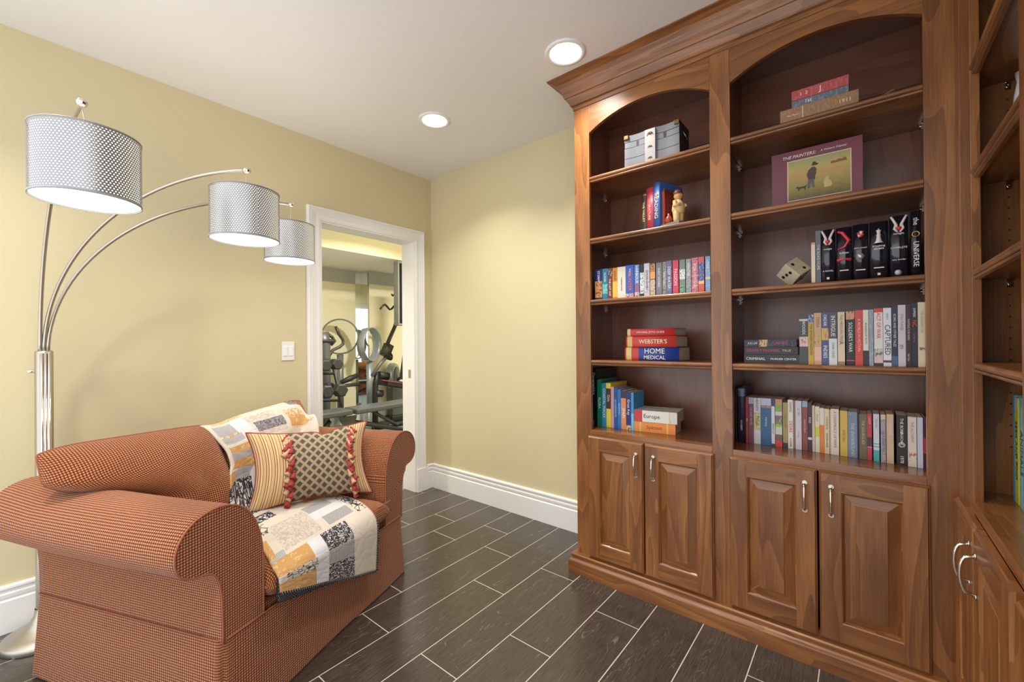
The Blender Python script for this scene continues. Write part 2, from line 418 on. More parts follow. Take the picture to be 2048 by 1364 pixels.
for x0, x1, xa, xb in ((1.677, 2.362, ST0, XM0), (2.385, 3.021, XM1, XR0)):
    for z in SZ:
        mb = MB(); mb.box(x0+.002, x1-.002, -D+.02, BK-.002, z-.02, z, 0)
        mb.prism(nose(z), lambda a, b, d: (d, -D+.02-a, b), xa+.001, xb-.001)
        sh = mb.build('shelf', W, bc)
        for yy in (-.095, -.33):
            pin(x0, yy, z-.02, 1, sh); pin(x1, yy, z-.02, -1, sh)
# peg holes
def holes(x, ys, zs, sx, par):
    mb = MB()
    for y in ys:
        for z in zs: mb.lathe([(.0028, 0), (.0005, .0004)], (x, y, z), 8, ax='x' if sx > 0 else 'x')
    o = mb.build('peg_hole', BLACK, par); o['kind'] = 'stuff'
zs = [.95+.032*i for i in range(40)]
holes(1.6772, (-.095, -.33), zs, 1, bc); holes(2.3852, (-.095, -.33), zs, 1, bc)
# crown: profile (projection, z)
CR = [(0, 2.452), (.004, 2.452), (.006, 2.470), (.015, 2.474), (.017, 2.482), (.020, 2.488), (.0235, 2.494), (.026, 2.498), (.031, 2.506), (.033, 2.510), (.038, 2.512), (.041, 2.520), (.0425, 2.525), (.047, 2.542), (.056, 2.560), (.070, 2.577), (.088, 2.589), (.104, 2.594), (.104, 2.5995), (0, 2.5995)]
def sweep(name, prof, path, mat, par, smooth=False):
    """path: list of (x, y, nx, ny): offset direction scaled for mitres"""
    mb = MB(); L = [0]
    for i in range(1, len(path)): L.append(L[-1]+math.hypot(path[i][0]-path[i-1][0], path[i][1]-path[i-1][1]))
    per = [0]
    for i in range(len(prof)): per.append(per[-1]+math.hypot(prof[(i+1) % len(prof)][0]-prof[i][0], prof[(i+1) % len(prof)][1]-prof[i][1]))
    P = lambda k, i: (path[k][0]+path[k][2]*prof[i][0], path[k][1]+path[k][3]*prof[i][0], prof[i][1])
    n = len(prof)
    for k in range(len(path)-1):
        for i in range(n):
            j = (i+1) % n
            mb.quad([P(k, i), P(k+1, i), P(k+1, j), P(k, j)], [(L[k], per[i]), (L[k+1], per[i]), (L[k+1], per[i+1]), (L[k], per[i+1])])
    for k in (0, len(path)-1): mb.quad([P(k, i) for i in range(n)])
    return mb.build(name, mat, par, rem=True)
sweep('crown_molding', CR, [(XL, -.002, -1, 0), (XL, -D, -1, -1), (XC-.104, -D, 0, -1)], W, bc)
BP = [(0, 0), (.036, 0), (.036, .062), (.034, .067), (.026, .071), (.022, .076), (.0235, .085), (.026, .09), (.026, .096), (.022, .101), (0, .103)]
sweep('base_molding', BP, [(XL, -.022, -1, 0), (XL, -D, -1, -1), (XC-.036, -D, 0, -1)], W, bc)
# doors
def door_panel(P, x0, x1, z0, z1, sw, rt, rb, par, name='door', mat=None):
    """P(a, z, h): a along the front, h = height out of the frame plane"""
    mb = MB(); t = .021; e = .004
    def q(pts, g):
        ro = random.random()*30
        mb.quad([P(*p) for p in pts], [((p[1], p[0]+ro) if g else (p[0]+ro, p[1])) for p in pts])
    a0, a1, c0, c1 = x0+sw, x1-sw, z0+rb, z1-rt
    ed = .007
    O = [(x0+ed, z0+ed), (x1-ed, z0+ed), (x1-ed, z1-ed), (x0+ed, z1-ed)]
    X = [(x0, z0), (x1, z0), (x1, z1), (x0, z1)]
    ro = random.random()*30
    def rect_ring(A, ha, B, hb):
        for k in range(4):
            m = (k+1) % 4; g = k in (1, 3)
            q([(A[k][0], A[k][1], ha), (A[m][0], A[m][1], ha), (B[m][0], B[m][1], hb), (B[k][0], B[k][1], hb)], g)
    X2 = [(x0+.002, z0+.002), (x1-.002, z0+.002), (x1-.002, z1-.002), (x0+.002, z1-.002)]
    X3 = [(x0+.003, z0+.003), (x1-.003, z0+.003), (x1-.003, z1-.003), (x0+.003, z1-.003)]
    rect_ring(X, 0, X, t-.009); rect_ring(X, t-.009, X2, t-.006); rect_ring(X2, t-.006, X3, t-.006); rect_ring(X3, t-.006, O, t)
    # frame faces: stiles full height, rails between
    q([(x0+ed, z0+ed, t), (a0, z0+ed, t), (a0, z1-ed, t), (x0+ed, z1-ed, t)], True)
    q([(a1, z0+ed, t), (x1-ed, z0+ed, t), (x1-ed, z1-ed, t), (a1, z1-ed, t)], True)
    q([(a0, z0+ed, t), (a1, z0+ed, t), (a1, c0, t), (a0, c0, t)], False)
    q([(a0, c1, t), (a1, c1, t), (a1, z1-ed, t), (a0, z1-ed, t)], False)
    I0 = [(a0, c0), (a1, c0), (a1, c1), (a0, c1)]
    def ins(d): return [(a0+d, c0+d), (a1-d, c0+d), (a1-d, c1-d), (a0+d, c1-d)]
    rect_ring(I0, t, ins(.003), t-.002); rect_ring(ins(.003), t-.002, ins(.007), t-.008); rect_ring(ins(.007), t-.008, ins(.009), t-.014)
    rect_ring(ins(.009), t-.014, ins(.040), t-.004); rect_ring(ins(.040), t-.004, ins(.041), t-.002)
    f = ins(.041); q([(f[0][0], f[0][1], t-.002), (f[1][0], f[1][1], t-.002), (f[2][0], f[2][1], t-.002), (f[3][0], f[3][1], t-.002)], True)
    return mb.build(name, mat or W, par, rem=True)
def handle(P, a, zc, par, L=.105):
    pts = []
    for i in range(13):
        t = i/12; z = zc-L/2+L*t; h = .021+.030*math.sin(PI*min(max(t, 0), 1))**.26 if 0 < t < 1 else .021
        pts.append(P(a, z, h))
    mb = MB(); mb.tube(pts, [.0052]+[.0046]*11+[.0052], 10)
    for z in (zc-L/2, zc+L/2):
        p0 = Vector(P(a, z, .0212)); p1 = Vector(P(a, z, .0245)); mb.tube([p0, p1], .0085, 12)
    return mb.build('handle', CHROME, par)
PB = lambda a, z, h: (a, -D-h, z)
for (x0, x1, hx) in ((1.729, 2.026, 1.992), (2.032, 2.337, 2.077), (2.398, 2.699, 2.662), (2.705, 3.005, 2.742)):
    d = door_panel(PB, x0, x1, .112, .7325, .066, .070, .074, bc); handle(PB, hx, .627, d)
# ================================================================== BOOKCASE on the right wall
RXF = 3.077
rc = thing('bookcase', 'built-in alder bookcase along the right wall with open shelves over doors', 'bookcase', (3.29, -.9, 0))
Y0, Y1, Y2 = -.402, -.61, -1.098
YE = -1.62
def rbox(name, y0, y1, z0, z1, g, x=RXF, th=.02, m=W): return MB().box(x, x+th, y0, y1, z0, z1, g).build(name, m, rc, bevel=.0015)
rbox('stile', Y0+.0, -.468, .10, 2.5, 2, RXF-.004, .024); rbox('stile', -.4685, Y1, .10, 2.5, 2)
rbox('stile', Y2, Y2-.085, .10, 2.5, 2); rbox('stile', YE, YE-.07, .1, 2.5, 2)
RCZ = .7594
for ya, yb in ((Y1, Y2), (Y2-.085, YE)):
    rbox('rail', ya, yb, .725, RCZ-.002, 1); rbox('rail', ya, yb, .095, .125, 1)
    rbox('rail', ya, yb, 2.36, 2.5, 1)
mb = MB(); mb.box(RXF+.02, 3.485, -.455, -.475, .1, 2.5); mb.box(RXF+.02, 3.485, -1.13, -1.15, .1, 2.5); mb.box(RXF+.02, 3.485, YE-.03, YE-.05, .1, 2.5); mb.build('side_panel', W, rc)
MB().box(3.485, 3.499, -.402, YE-.07, .1, 2.5).build('back_panel', WD, rc)
MB().box(RXF+.02, 3.485, -.455, YE-.05, 2.48, 2.5, 1).build('top_panel', WD, rc)
RSZ = [1.9975, 1.7035, 1.416, 1.1515]
for ya, yb, sa, sb in ((Y1, Y2, -.477, -1.128), (Y2-.085, YE, -1.152, YE-.028)):
    mb = MB(); mb.box(RXF+.02, 3.485, sa+.002, sb-.002, RCZ-.022, RCZ, 1); mb.box(RXF-.001, RXF+.02, ya if ya != Y1 else -.47, yb, RCZ-.022, RCZ, 1); mb.build('counter', WC, rc, bevel=.001)
    for z in RSZ:
        mb = MB(); mb.box(RXF+.02, 3.48, sa, sb, z-.02, z, 1); mb.prism(nose(z), lambda a, b, d: (RXF+.02-a, d, b), ya-.001, yb+.001)
        sh = mb.build('shelf', W, rc)
        if ya == Y1:
            for xx in (3.172, 3.40):
                m2 = MB(); m2.box(xx-.008, xx+.008, -.476, -.488, z-.026, z-.0205); m2.box(xx-.006, xx+.006, -.476, -.480, z-.046, z-.025); m2.tube([(xx, -.476, z-.038), (xx, -.488, z-.032)], .004, 8); m2.build('shelf_pin', CHROME, sh)
mb = MB()
for xx in (3.172, 3.40):
    for i in range(44): mb.lathe([(.0028, 0), (.0005, -.0004)], (xx, -.4753, .90+.032*i), 8, ax='y')
o = mb.build('peg_hole', BLACK, rc); o['kind'] = 'stuff'
sweep('crown_molding', CR, [(RXF, -D-.002, -1, 0), (RXF, YE-.07, -1, 0)], W, rc)
sweep('base_molding', BP, [(RXF, -D-.04, -1, 0), (RXF, YE-.07, -1, 0)], W, rc)
PR = lambda a, z, h: (RXF-h, a, z)
for (y1, y0, hy) in ((-.445, -.738, -.698), (-.744, -1.105, -.785), (-1.135, -1.40, -1.36), (-1.406, -1.68, -1.44)):
    d = door_panel(PR, y0, y1, .112, .7225, .066, .070, .074, rc); handle(PR, hy, .612, d)
# ================================================================== BOOKS
ORD = ['first', 'second', 'third', 'fourth', 'fifth', 'sixth', 'seventh', 'eighth', 'ninth', 'tenth', 'eleventh', 'twelfth', 'thirteenth', 'fourteenth', 'fifteenth', 'sixteenth', 'seventeenth', 'eighteenth', 'nineteenth', 'twentieth']
TXT = {}
def tmat(rgb):
    if rgb not in TXT: TXT[rgb] = plain('lettering_%d' % len(TXT), rgb, .45)
    return TXT[rgb]
def book(o, ex, ey, ez, w, h, d, label, group, cov, bands=(), title=None, tcol=(240, 238, 230), tsize=.6, tpos=.5, tlen=.62, horiz=False, hard=False, roundsp=0., titles=None, page=PAGE):
    """o: spine corner; ex: thickness axis, ey: depth axis, ez: height axis; w thick, h tall, d deep.
    cov: material; bands: [(z0,z1,mat,inset)] as fractions of the height on the spine"""
    o = Vector(o); ex, ey, ez = Vector(ex), Vector(ey), Vector(ez)
    t = .0022 if hard else .0008; ov = .003 if hard else 0
    P = lambda a, b, c: o+ex*a+ey*b+ez*c
    root = MB()
    cx = [(0, 0), (w, 0)]
    # U-shaped cover outline (a,b): spine with optional rounding
    outer = [(0, d)]
    ns = 8
    for i in range(ns+1):
        a = w*i/ns; outer.append((a, -roundsp*math.sin(PI*i/ns)))
    outer.append((w, d))
    inner = [(w-t, d)]
    for i in range(ns+1):
        a = w-t-(w-2*t)*i/ns; inner.append((a, t-roundsp*math.sin(PI*i/ns)))
    inner.append((t, d))
    poly = outer+inner
    zc = sorted(set([0, h]+[b for bd in bands for b in (bd[0]*h, bd[1]*h)]))
    mats = [cov]
    n = len(poly)
    for k in range(len(zc)-1):
        zm = (zc[k]+zc[k+1])/2/h; bi = 0
        for bd in bands:
            if bd[0] <= zm <= bd[1]:
                if bd[2] not in mats: mats.append(bd[2])
                bi = mats.index(bd[2])
        for i in range(n):
            j = (i+1) % n; sp = 1 <= i <= ns or (bi and i in (0, ns+1) and False)
            root.quad([P(*poly[i], zc[k]), P(*poly[j], zc[k]), P(*poly[j], zc[k+1]), P(*poly[i], zc[k+1])], mi=bi if sp else 0, sm=bool(roundsp) and sp)
    m = len(outer)
    for z in (0, h):
        for i in range(m-1):
            root.quad([P(*outer[i], z), P(*outer[i+1], z), P(*inner[m-2-i], z), P(*inner[m-1-i], z)])
    b = root.build('book', mats, rem=True, loc=o)
    tag(b, label, 'book', group)
    pg = MB(); T = Matrix.Identity(4)
    for i in range(3): T[i][0], T[i][1], T[i][2], T[i][3] = ex[i], ey[i], ez[i], o[i]
    pg.box(t+.0001, w-t-.0001, t+.0002, d-(.004 if hard else .0004), ov+.0001, h-ov-.0002, T=T); pg.build('pages', page, b)
    for (body, tp, ts, tl, col) in (titles or ([(title, tpos, tsize, tlen, tcol)] if title else [])):
        if not horiz: text(body, -ez, ex, P(w/2, -roundsp-.0006, h*tp), w*ts*1.25, tmat(col), b, maxlen=h*tl)
        else: text(body, ez, -ex if horiz == 2 else ex, P(w/2, -roundsp-.0006, h*tp), w*ts*1.25, tmat(col), b, maxlen=h*tl)
    return b
def row(rows, sc, org, ys, zs, pym, group, where, d=.125, kind='paperback', jit=0, **kk):
    n = len(rows); L = []; lo, hi = (1.679, 2.360) if org[0] < 1400 else (2.388, 3.019)
    for i, r in enumerate(rows):
        xl, xr, yt, col, cov = r[:5]; opt = r[5] if len(r) > 5 else {}
        yy = ys(i) if callable(ys) else ys
        p0 = ony(org[0]+xl/sc, org[1]+pym/sc, yy); p1 = ony(org[0]+xr/sc, org[1]+pym/sc, yy); pt = ony(org[0]+(xl+xr)/2/sc, org[1]+yt/sc, yy)
        x0, x1 = max(p0.x, lo), min(p1.x, hi)
        if x1 < x0+.003: x1 = x0+.022
        if L and x0 < L[-1]+.0006: x0 = L[-1]+.0006
        L.append(x1)
        art = 'an' if col[0] in 'aeiou' else 'a'
        k2 = opt.pop('kind', kind)
        pos = ORD[i] if i < 20 else None
        lab = opt.pop('label', None) or ('%s %s, %s from the left %s' % (col, k2, pos, where) if i < (n+1)//2 or i == n-1 and False else ('%s %s, %s from the right %s' % (col, k2, ORD[n-1-i], where) if i < n-1 else '%s %s at the right end %s' % (col, k2, where)))
        a = dict(kk); a.update(opt); dd = a.pop('d', d)
        book((x0, yy, zs+.0005), (1, 0, 0), (0, 1, 0), (0, 0, 1), x1-x0, pt.z-zs-.0005, dd, lab, group, cov, **a)
B_ = bmat
wt, bk, gd = (240, 238, 232), (25, 22, 22), (222, 186, 96)
# ---- third shelf of the left bay: old paperbacks
row([
 (80, 190, 232, 'navy and orange', B_((28, 36, 96)), dict(bands=[(.08, .62, B_((206, 140, 80), (60, 40, 60), 70), 0)], titles=[('STORM', .78, .5, .3, wt)])),
 (197, 275, 215, 'teal', B_((22, 124, 152)), dict(bands=[(.18, .5, B_((120, 200, 180), (22, 124, 152), 90), 0)], title='ISLAND', tpos=.72, tlen=.3)),
 (277, 350, 208, 'dark red', B_((112, 44, 44)), dict(bands=[(.74, .97, B_((36, 26, 30), (220, 200, 200), 110), 0)], title='THE LAST SHIP', tpos=.38)),
 (355, 431, 202, 'orange', B_((214, 134, 30)), dict(bands=[(.06, .55, B_((238, 186, 70)), 0)], title='GOLD', tpos=.75, tlen=.25, tcol=(120, 60, 20))),
 (433, 560, 185, 'thick cream', B_((226, 218, 196)), dict(titles=[('THE LAND', .57, .28, .2, (190, 60, 50)), ('GOING HOME', .42, .3, .3, (60, 90, 160))])),
 (562, 690, 158, 'thick royal blue', B_((58, 88, 176)), dict(bands=[(.0, .13, B_((210, 180, 170), (40, 30, 40), 90), 0)], titles=[('HUNTER', .5, .62, .5, (232, 110, 66)), ('TWIN', .78, .4, .2, wt)])),
 (700, 778, 152, 'sky blue', B_((84, 132, 196)), dict(bands=[(0, .16, B_((216, 186, 176), (60, 30, 30), 90), 0), (.16, .42, B_((140, 98, 130)), 0)], title='HARBOUR', tpos=.7, tlen=.5)),
 (788, 850, 150, 'black and white', B_((40, 40, 42)), dict(bands=[(.1, .75, B_((220, 222, 220), (60, 62, 62), 95), 0)])),
 (853, 938, 130, 'pale lilac', B_((206, 198, 206)), dict(bands=[(.08, .8, B_((206, 198, 206), (150, 140, 146), 120), 0)], title='SUMMER SISTERS', tcol=(110, 96, 110))),
 (948, 1026, 125, 'brown and tan', B_((46, 36, 46)), dict(bands=[(.52, .74, B_((222, 160, 92)), 0), (.75, .98, B_((196, 140, 90), (70, 40, 30), 80), 0), (.02, .5, B_((206, 186, 160), (150, 110, 90), 110), 0)])),
 (1040, 1133, 120, 'mid grey', B_((120, 122, 128)), dict(title='SILENT WITNESS', tpos=.55)),
 (1143, 1202, 108, 'speckled grey', B_((148, 146, 138), (70, 70, 66), 110), dict(title='NIGHTFALL', tlen=.5)),
 (1206, 1288, 90, 'slate blue', B_((96, 102, 138), (140, 146, 170), 110), dict(title='DEEP WATER')),
 (1302, 1393, 82, 'crimson', B_((206, 62, 88), (226, 130, 140), 120, .62), dict(title='PASSION', tcol=(250, 220, 220))),
 (1410, 1498, 72, 'grey green', B_((120, 138, 126)), dict(bands=[(.42, .72, B_((222, 228, 220), (90, 110, 100), 130), 0), (.0, .25, B_((120, 170, 140), (70, 90, 80), 90), 0)])),
 (1512, 1592, 62, 'pale grey', B_((160, 164, 168), (96, 100, 108), 130), dict(title='WINTER', tlen=.4, tpos=.7)),
 (1602, 1700, 42, 'dusty rose', B_((190, 92, 110), (216, 170, 180), 110), dict(title='ROSE COTTAGE')),
 (1708, 1798, 28, 'red and blue', B_((206, 92, 84)), dict(bands=[(.32, .84, B_((66, 84, 140), (150, 160, 190), 110), 0), (.24, .32, B_((240, 186, 130)), 0)])),
 (1818, 1896, 20, 'light blue', B_((120, 158, 200), (160, 190, 216), 90), dict(bands=[(.36, .42, B_((230, 190, 150)), 0)], title='TIDE', tlen=.25, tpos=.75)),
], 7.877, (1180, 510), -.350, 1.4375, 430, 'old paperbacks in the left bay', 'in the left bay paperback row', d=.105)
# ---- counter of the left bay: guide books
G_ = 'guide books on the left bay counter'
row([
 (105, 192, 150, 'tall black', B_((20, 22, 30)), dict(d=.25, hard=True, kind='atlas', label='tall black atlas with white spine lettering against the left bay side', titles=[('Geographica', .74, .62, .5, wt), ('THE WORLD', .05, .2, .08, wt)])),
 (208, 283, 338, 'green', B_((18, 120, 92)), dict(d=.19, label='dark green guide book beside the tall black atlas', title='FLORA', tlen=.5)),
 (287, 362, 400, 'teal blue', B_((52, 138, 170)), dict(d=.17, label='teal guide book between the green and yellow ones, left bay counter', title='COASTAL WALKS', tpos=.55)),
 (364, 440, 395, 'yellow', B_((232, 206, 50)), dict(d=.2, label='yellow guide book with a brown spine panel, left bay counter', bands=[(.42, .88, B_((70, 46, 34)), 0)], title='Oslo', tpos=.66, tlen=.3, tcol=(246, 240, 200))),
 (444, 492, 455, 'mauve', B_((206, 150, 158)), dict(d=.15, label='thin mauve guide book beside the yellow one, left bay counter')),
 (494, 550, 485, 'dark blue', B_((20, 84, 140)), dict(d=.16, label='dark blue guide book with pale lettering beside the thin mauve one', title='SCANDINAVIA', tcol=(160, 210, 240), tlen=.8)),
 (554, 612, 500, 'bright blue', B_((44, 110, 186)), dict(d=.16, label='bright blue guide book just left of the orange-spined one', title='NORWAY', tcol=(170, 210, 240))),
 (615, 698, 520, 'orange', B_((226, 146, 88)), dict(d=.14, label='orange-spined guide book with a brown top, left bay counter', bands=[(.8, 1, B_((66, 48, 60)), 0)], title='SPAIN', tlen=.4, tpos=.42)),
 (702, 782, 545, 'navy', B_((40, 48, 124)), dict(d=.13, label='navy guide book with white lettering beside the orange-spined one', titles=[('Great Key', .6, .6, .5, wt)], bands=[(0, .12, B_((230, 196, 150), (120, 80, 60), 60), 0)])),
 (786, 828, 555, 'light blue', B_((60, 150, 200)), dict(d=.135, label='light blue guide book with a picture cover next to the stacked ones', bands=[(0, .45, B_((110, 200, 230)), 0)])),
], 8.524, (1170, 720), -.292, CZ, 800, G_, '', d=.15)
def lying(px0, px1, sc, org, ys, zb, pyt, d, label, group, cov, rot=0., zt=None, **k):
    p0 = ony(org[0]+px0/sc, org[1]+pyt/sc, ys); p1 = ony(org[0]+px1/sc, org[1]+pyt/sc, ys)
    h = zt or (p0.z+p1.z)/2; c, s = math.cos(rot), math.sin(rot)
    return book((p0.x, ys, zb+.0005), (0, 0, 1), (-s, c, 0), (c, s, 0), h-zb-.001, p1.x-p0.x, d, label, group, cov, **k)
S1 = (8.524, (1170, 720))
b = lying(836, 1516, *S1, -.296, CZ, 1110, .13, 'orange paperback lying under the white travel guide on the left bay counter', G_, B_((236, 142, 56)), zt=CZ+.052, rot=.12, horiz=1, titles=[('Spätzeit', .5, .55, .55, (150, 50, 30))], bands=[(.14, .18, B_((206, 196, 120)), 0), (.8, .83, B_((246, 200, 110)), 0)])
b = lying(836, 1545, *S1, -.302, CZ+.0525, 950, .16, 'white travel guide with red spine end lying on top of the orange paperback', G_, B_((222, 214, 202), (150, 130, 120), 14, .62), zt=CZ+.0525+.058, rot=.12, horiz=1, titles=[('Europe', .42, .72, .45, (40, 34, 34))], bands=[(0, .2, B_((196, 56, 52)), 0), (.2, .82, B_((232, 228, 216)), 0), (.82, .84, B_((226, 196, 96)), 0)])
# ---- fourth shelf of the left bay: reference books
S2 = (3.247, (1140, 480)); GR = 'reference books stacked in the left bay'
def flat(x0, x1, ys, zb, h, d, label, group, cov, **k):
    return book((x0, ys, zb+.0004), (0, 0, 1), (0, 1, 0), (1, 0, 0), h-.0006, x1-x0, d, label, group, cov, **k)
flat(1.902, 2.172, -.335, 1.1238, .066, .17, 'thick blue and red medical hardback at the bottom of the three-book stack', GR, B_((30, 60, 140)), hard=True, roundsp=.004, horiz=1, bands=[(0, .27, B_((196, 62, 54)), 0), (.03, .13, B_((220, 196, 120)), 0)],
     titles=[]) 
bb = [o for o in C.objects if o.name.startswith('book')][-1]
lastbook = [o for o in C.objects if o.type == 'MESH' and o.parent is None and o.name.startswith('book')][-1]
text('HOME', (1, 0, 0), (0, 0, 1), (2.055, -.3398, 1.1238+.047), .036, tmat(wt), lastbook, maxlen=.15)
text('MEDICAL', (1, 0, 0), (0, 0, 1), (2.055, -.3398, 1.1238+.016), .026, tmat(wt), lastbook, maxlen=.15)
flat(1.908, 2.160, -.333, 1.1898, .055, .17, 'red dictionary hardback in the middle of the three-book stack', GR, B_((204, 62, 48)), hard=True, roundsp=.004, horiz=1, bands=[(.03, .13, B_((226, 186, 110)), 0)], titles=[("WEBSTER'S", .55, .42, .62, (246, 232, 190))])
flat(1.914, 2.152, -.331, 1.2450, .037, .165, 'slim red hardback on top of the three-book stack', GR, B_((198, 50, 52)), hard=True, roundsp=.003, horiz=1, bands=[(.0, .07, B_((232, 206, 150)), 0)], titles=[('WRITING STYLE GUIDE', .5, .3, .6, (246, 220, 190))])
# ---- second shelf of the left bay: three volumes and a figurine bookend
GV = 'bound volumes on the left bay second shelf'
THV = math.radians(20); EXV = Vector((math.cos(THV), -math.sin(THV), 0)); EYV = Vector((math.sin(THV), math.cos(THV), 0))
gl = [(.06, .075, GOLD, 0), (.9, .92, GOLD, 0)]
for (x0, x1, h, rgb, lab, tt) in ((1.9835, 2.0115, .205, (58, 52, 44), 'dark olive bound volume with gold spine, left of the crimson one', 'THE VALLEY'), (2.0125, 2.0545, .212, (206, 70, 92), 'crimson bound volume between the olive and blue ones', 'LITERATURE'), (2.0555, 2.0935, .224, (58, 104, 178), 'blue bound volume with the figurine bookend against its cover', 'READING')):
    book(Vector((2.0935, -.352, 1.7575))+EXV*((x0-2.0935)*1.0), EXV, EYV, (0, 0, 1), x1-x0, h, .165, lab, GV, B_(rgb), hard=True, roundsp=.005, bands=gl if rgb[0] < 100 and rgb[2] < 60 else [], title=tt, tcol=(240, 214, 150), tlen=.5)
fg = thing('figurine_bookend', 'resin bookend of a small standing child at a red door, against the blue volume', 'bookend', (2.15, -.27, 1.757))
RED = plain('resin_red_brown', (128, 52, 40), .35); CRM = plain('resin_cream', (218, 188, 128), .4); SKIN = plain('resin_skin', (206, 150, 106), .4); HAIR = plain('resin_brown_hair', (96, 50, 30), .5)
RPV = Matrix.Translation((2.0935, -.352, 0)) @ Matrix.Rotation(-THV, 4, 'Z') @ Matrix.Translation((-2.0935, .335, 0))
def _rr(m): m.v = [RPV @ v for v in m.v]; return m
MB._r = _rr
MB().box(2.096, 2.200, -.335, -.185, 1.7575, 1.772)._r().build('base', plain('resin_grey', (120, 118, 116), .5), fg, bevel=.002)
mb = MB(); mb.box(2.0945, 2.104, -.325, -.215, 1.772, 1.935); 
for k in range(5): mb.box(2.104, 2.107, -.315+.019*k, -.301+.019*k, 1.776, 1.925)
mb.box(2.104, 2.112, -.325, -.317, 1.772, 1.94); mb.box(2.104, 2.112, -.223, -.215, 1.772, 1.94); mb.box(2.104, 2.112, -.325, -.215, 1.932, 1.944)
mb._r().build('door_panel', RED, fg, bevel=.0015)
fx, fy, fz = 2.158, -.285, 1.772
mb = MB()
for s in (-1, 1):
    mb.lathe([(.001, 0), (.013, .002), (.015, .02), (.017, .045), (.014, .06), (.001, .07)], (fx, fy+s*.013, fz), 14)
mb.lathe([(.001, .04), (.026, .048), (.030, .065), (.026, .09), (.016, .108), (.006, .114)], (fx, fy, fz), 16)
for s in (-1, 1): mb.tube([(fx, fy+s*.024, fz+.10), (fx+.006, fy+s*.036, fz+.078), (fx+.024, fy+s*.016, fz+.082)], [.010, .010, .008], 10)
mb._r().build('body', CRM, fg)
mb = MB(); mb.lathe([(.0005, .104), (.013, .110), (.0205, .125), (.019, .142), (.010, .152), (.0005, .155)], (fx, fy, fz), 16); mb.lathe([(.0005, -.004), (.004, 0), (.0005, .004)], (fx+.0195, fy, fz+.128), 8); mb._r().build('head', SKIN, fg)
mb = MB(); mb.lathe([(.0215, .136), (.0215, .145), (.014, .158), (.0005, .163)], (fx-.002, fy, fz), 14); mb._r().build('hair', HAIR, fg)
MB().lathe([(.0005, 0), (.014, .004), (.018, .02), (.012, .036), (.005, .042), (.007, .05), (.0005, .052)], (2.125, -.312, 1.772), 14)._r().build('jug', plain('resin_orange_red', (170, 66, 44), .3), fg)
# ---- silver chest on the top shelf of the left bay
ch = thing('keepsake_chest', 'silver embossed serpentine-front keepsake chest on the top left shelf', 'box', (2.05, -.27, 2.0775))
CHS = plain('embossed_pewter', (112, 114, 120), .6, .5); CHD = plain('dark_box_side', (44, 40, 42), .5)
def serp(x): return .0032*math.cos((x-2.05)/.135*2*PI)-.004
def chest_layer(z0, z1, name, ex):
    n = 40; mb = MB(); x0, x1 = 1.918-ex, 2.186+ex; fy = lambda x: -.352-serp(x)-ex
    mb.grid(lambda a, b2: ((x0+(x1-x0)*a, fy(x0+(x1-x0)*a), z0+(z1-z0)*b2), (a, b2)), n, 1)
    for z in (z0, z1): mb.grid(lambda a, b2, z=z: ((x0+(x1-x0)*a, fy(x0+(x1-x0)*a)*(1-b2)-.21*b2, z), (a, b2)), n, 1, sm=False)
    for x in (x0, x1): mb.quad([(x, fy(x), z0), (x, -.21, z0), (x, -.21, z1), (x, fy(x), z1)], mi=1)
    mb.quad([(x0, -.21, z0), (x1, -.21, z0), (x1, -.21, z1), (x0, -.21, z1)], mi=1)
    return mb.build(name, [CHS, CHD], ch, fix=False)
chest_layer(2.078, 2.1335, 'drawer', .0015); chest_layer(2.1360, 2.1855, 'drawer', .001); chest_layer(2.1880, 2.2150, 'body', 0.); chest_layer(2.2172, 2.248, 'lid', .001)
def flourish(x, z, s, par, name, y=-.372, mat=GOLD):
    mb = MB()
    for k in (-1, 1):
        mb.tube([(x+k*s*(.1+.9*t), y+.001, z+s*.35*math.sin(t*PI*1.6)) for t in [i/10 for i in range(11)]], [s*.13*(1-.07*i) for i in range(11)], 6)
        mb.tube([(x+k*s*.45*math.sin(t*PI), y, z+s*(.5*t-.1)) for t in [i/8 for i in range(9)]], s*.08, 6)
    mb.lathe([(.0005, .0), (s*.28, .001), (s*.2, .004), (.0005, .005)], (x, y+.003, z), 12, ax='y')
    return mb.build(name, mat, par)
def clasp(z0, z1): return MB().box(2.024, 2.076, -.3585, -.34, z0, z1).build('clasp_plate', plain('pale_pewter', (176, 172, 172), .35, .8), ch, bevel=.001)
MB().box(1.921, 2.183, -.345, -.215, 2.0785, 2.246).build('inner_box', CHD, ch)
clasp(2.08, 2.246)
BR = plain('aged_brass', (120, 98, 70), .4, .9)
flourish(2.05, 2.222, .018, ch, 'latch', -.362, BR); flourish(2.05, 2.16, .013, ch, 'drawer_pull', -.361, BR); flourish(2.05, 2.106, .013, ch, 'drawer_pull', -.361, BR)
for x in (1.928, 2.176): MB().box(x-.012, x+.012, -.3595, -.35, 2.23, 2.249).build('corner_mount', BR, ch, bevel=.002)
MB().tube([(2.1855, -.30, 2.215), (2.196, -.295, 2.19), (2.199, -.28, 2.178), (2.196, -.262, 2.185), (2.1855, -.255, 2.205)], .003, 6).build('side_handle', STEEL, ch)
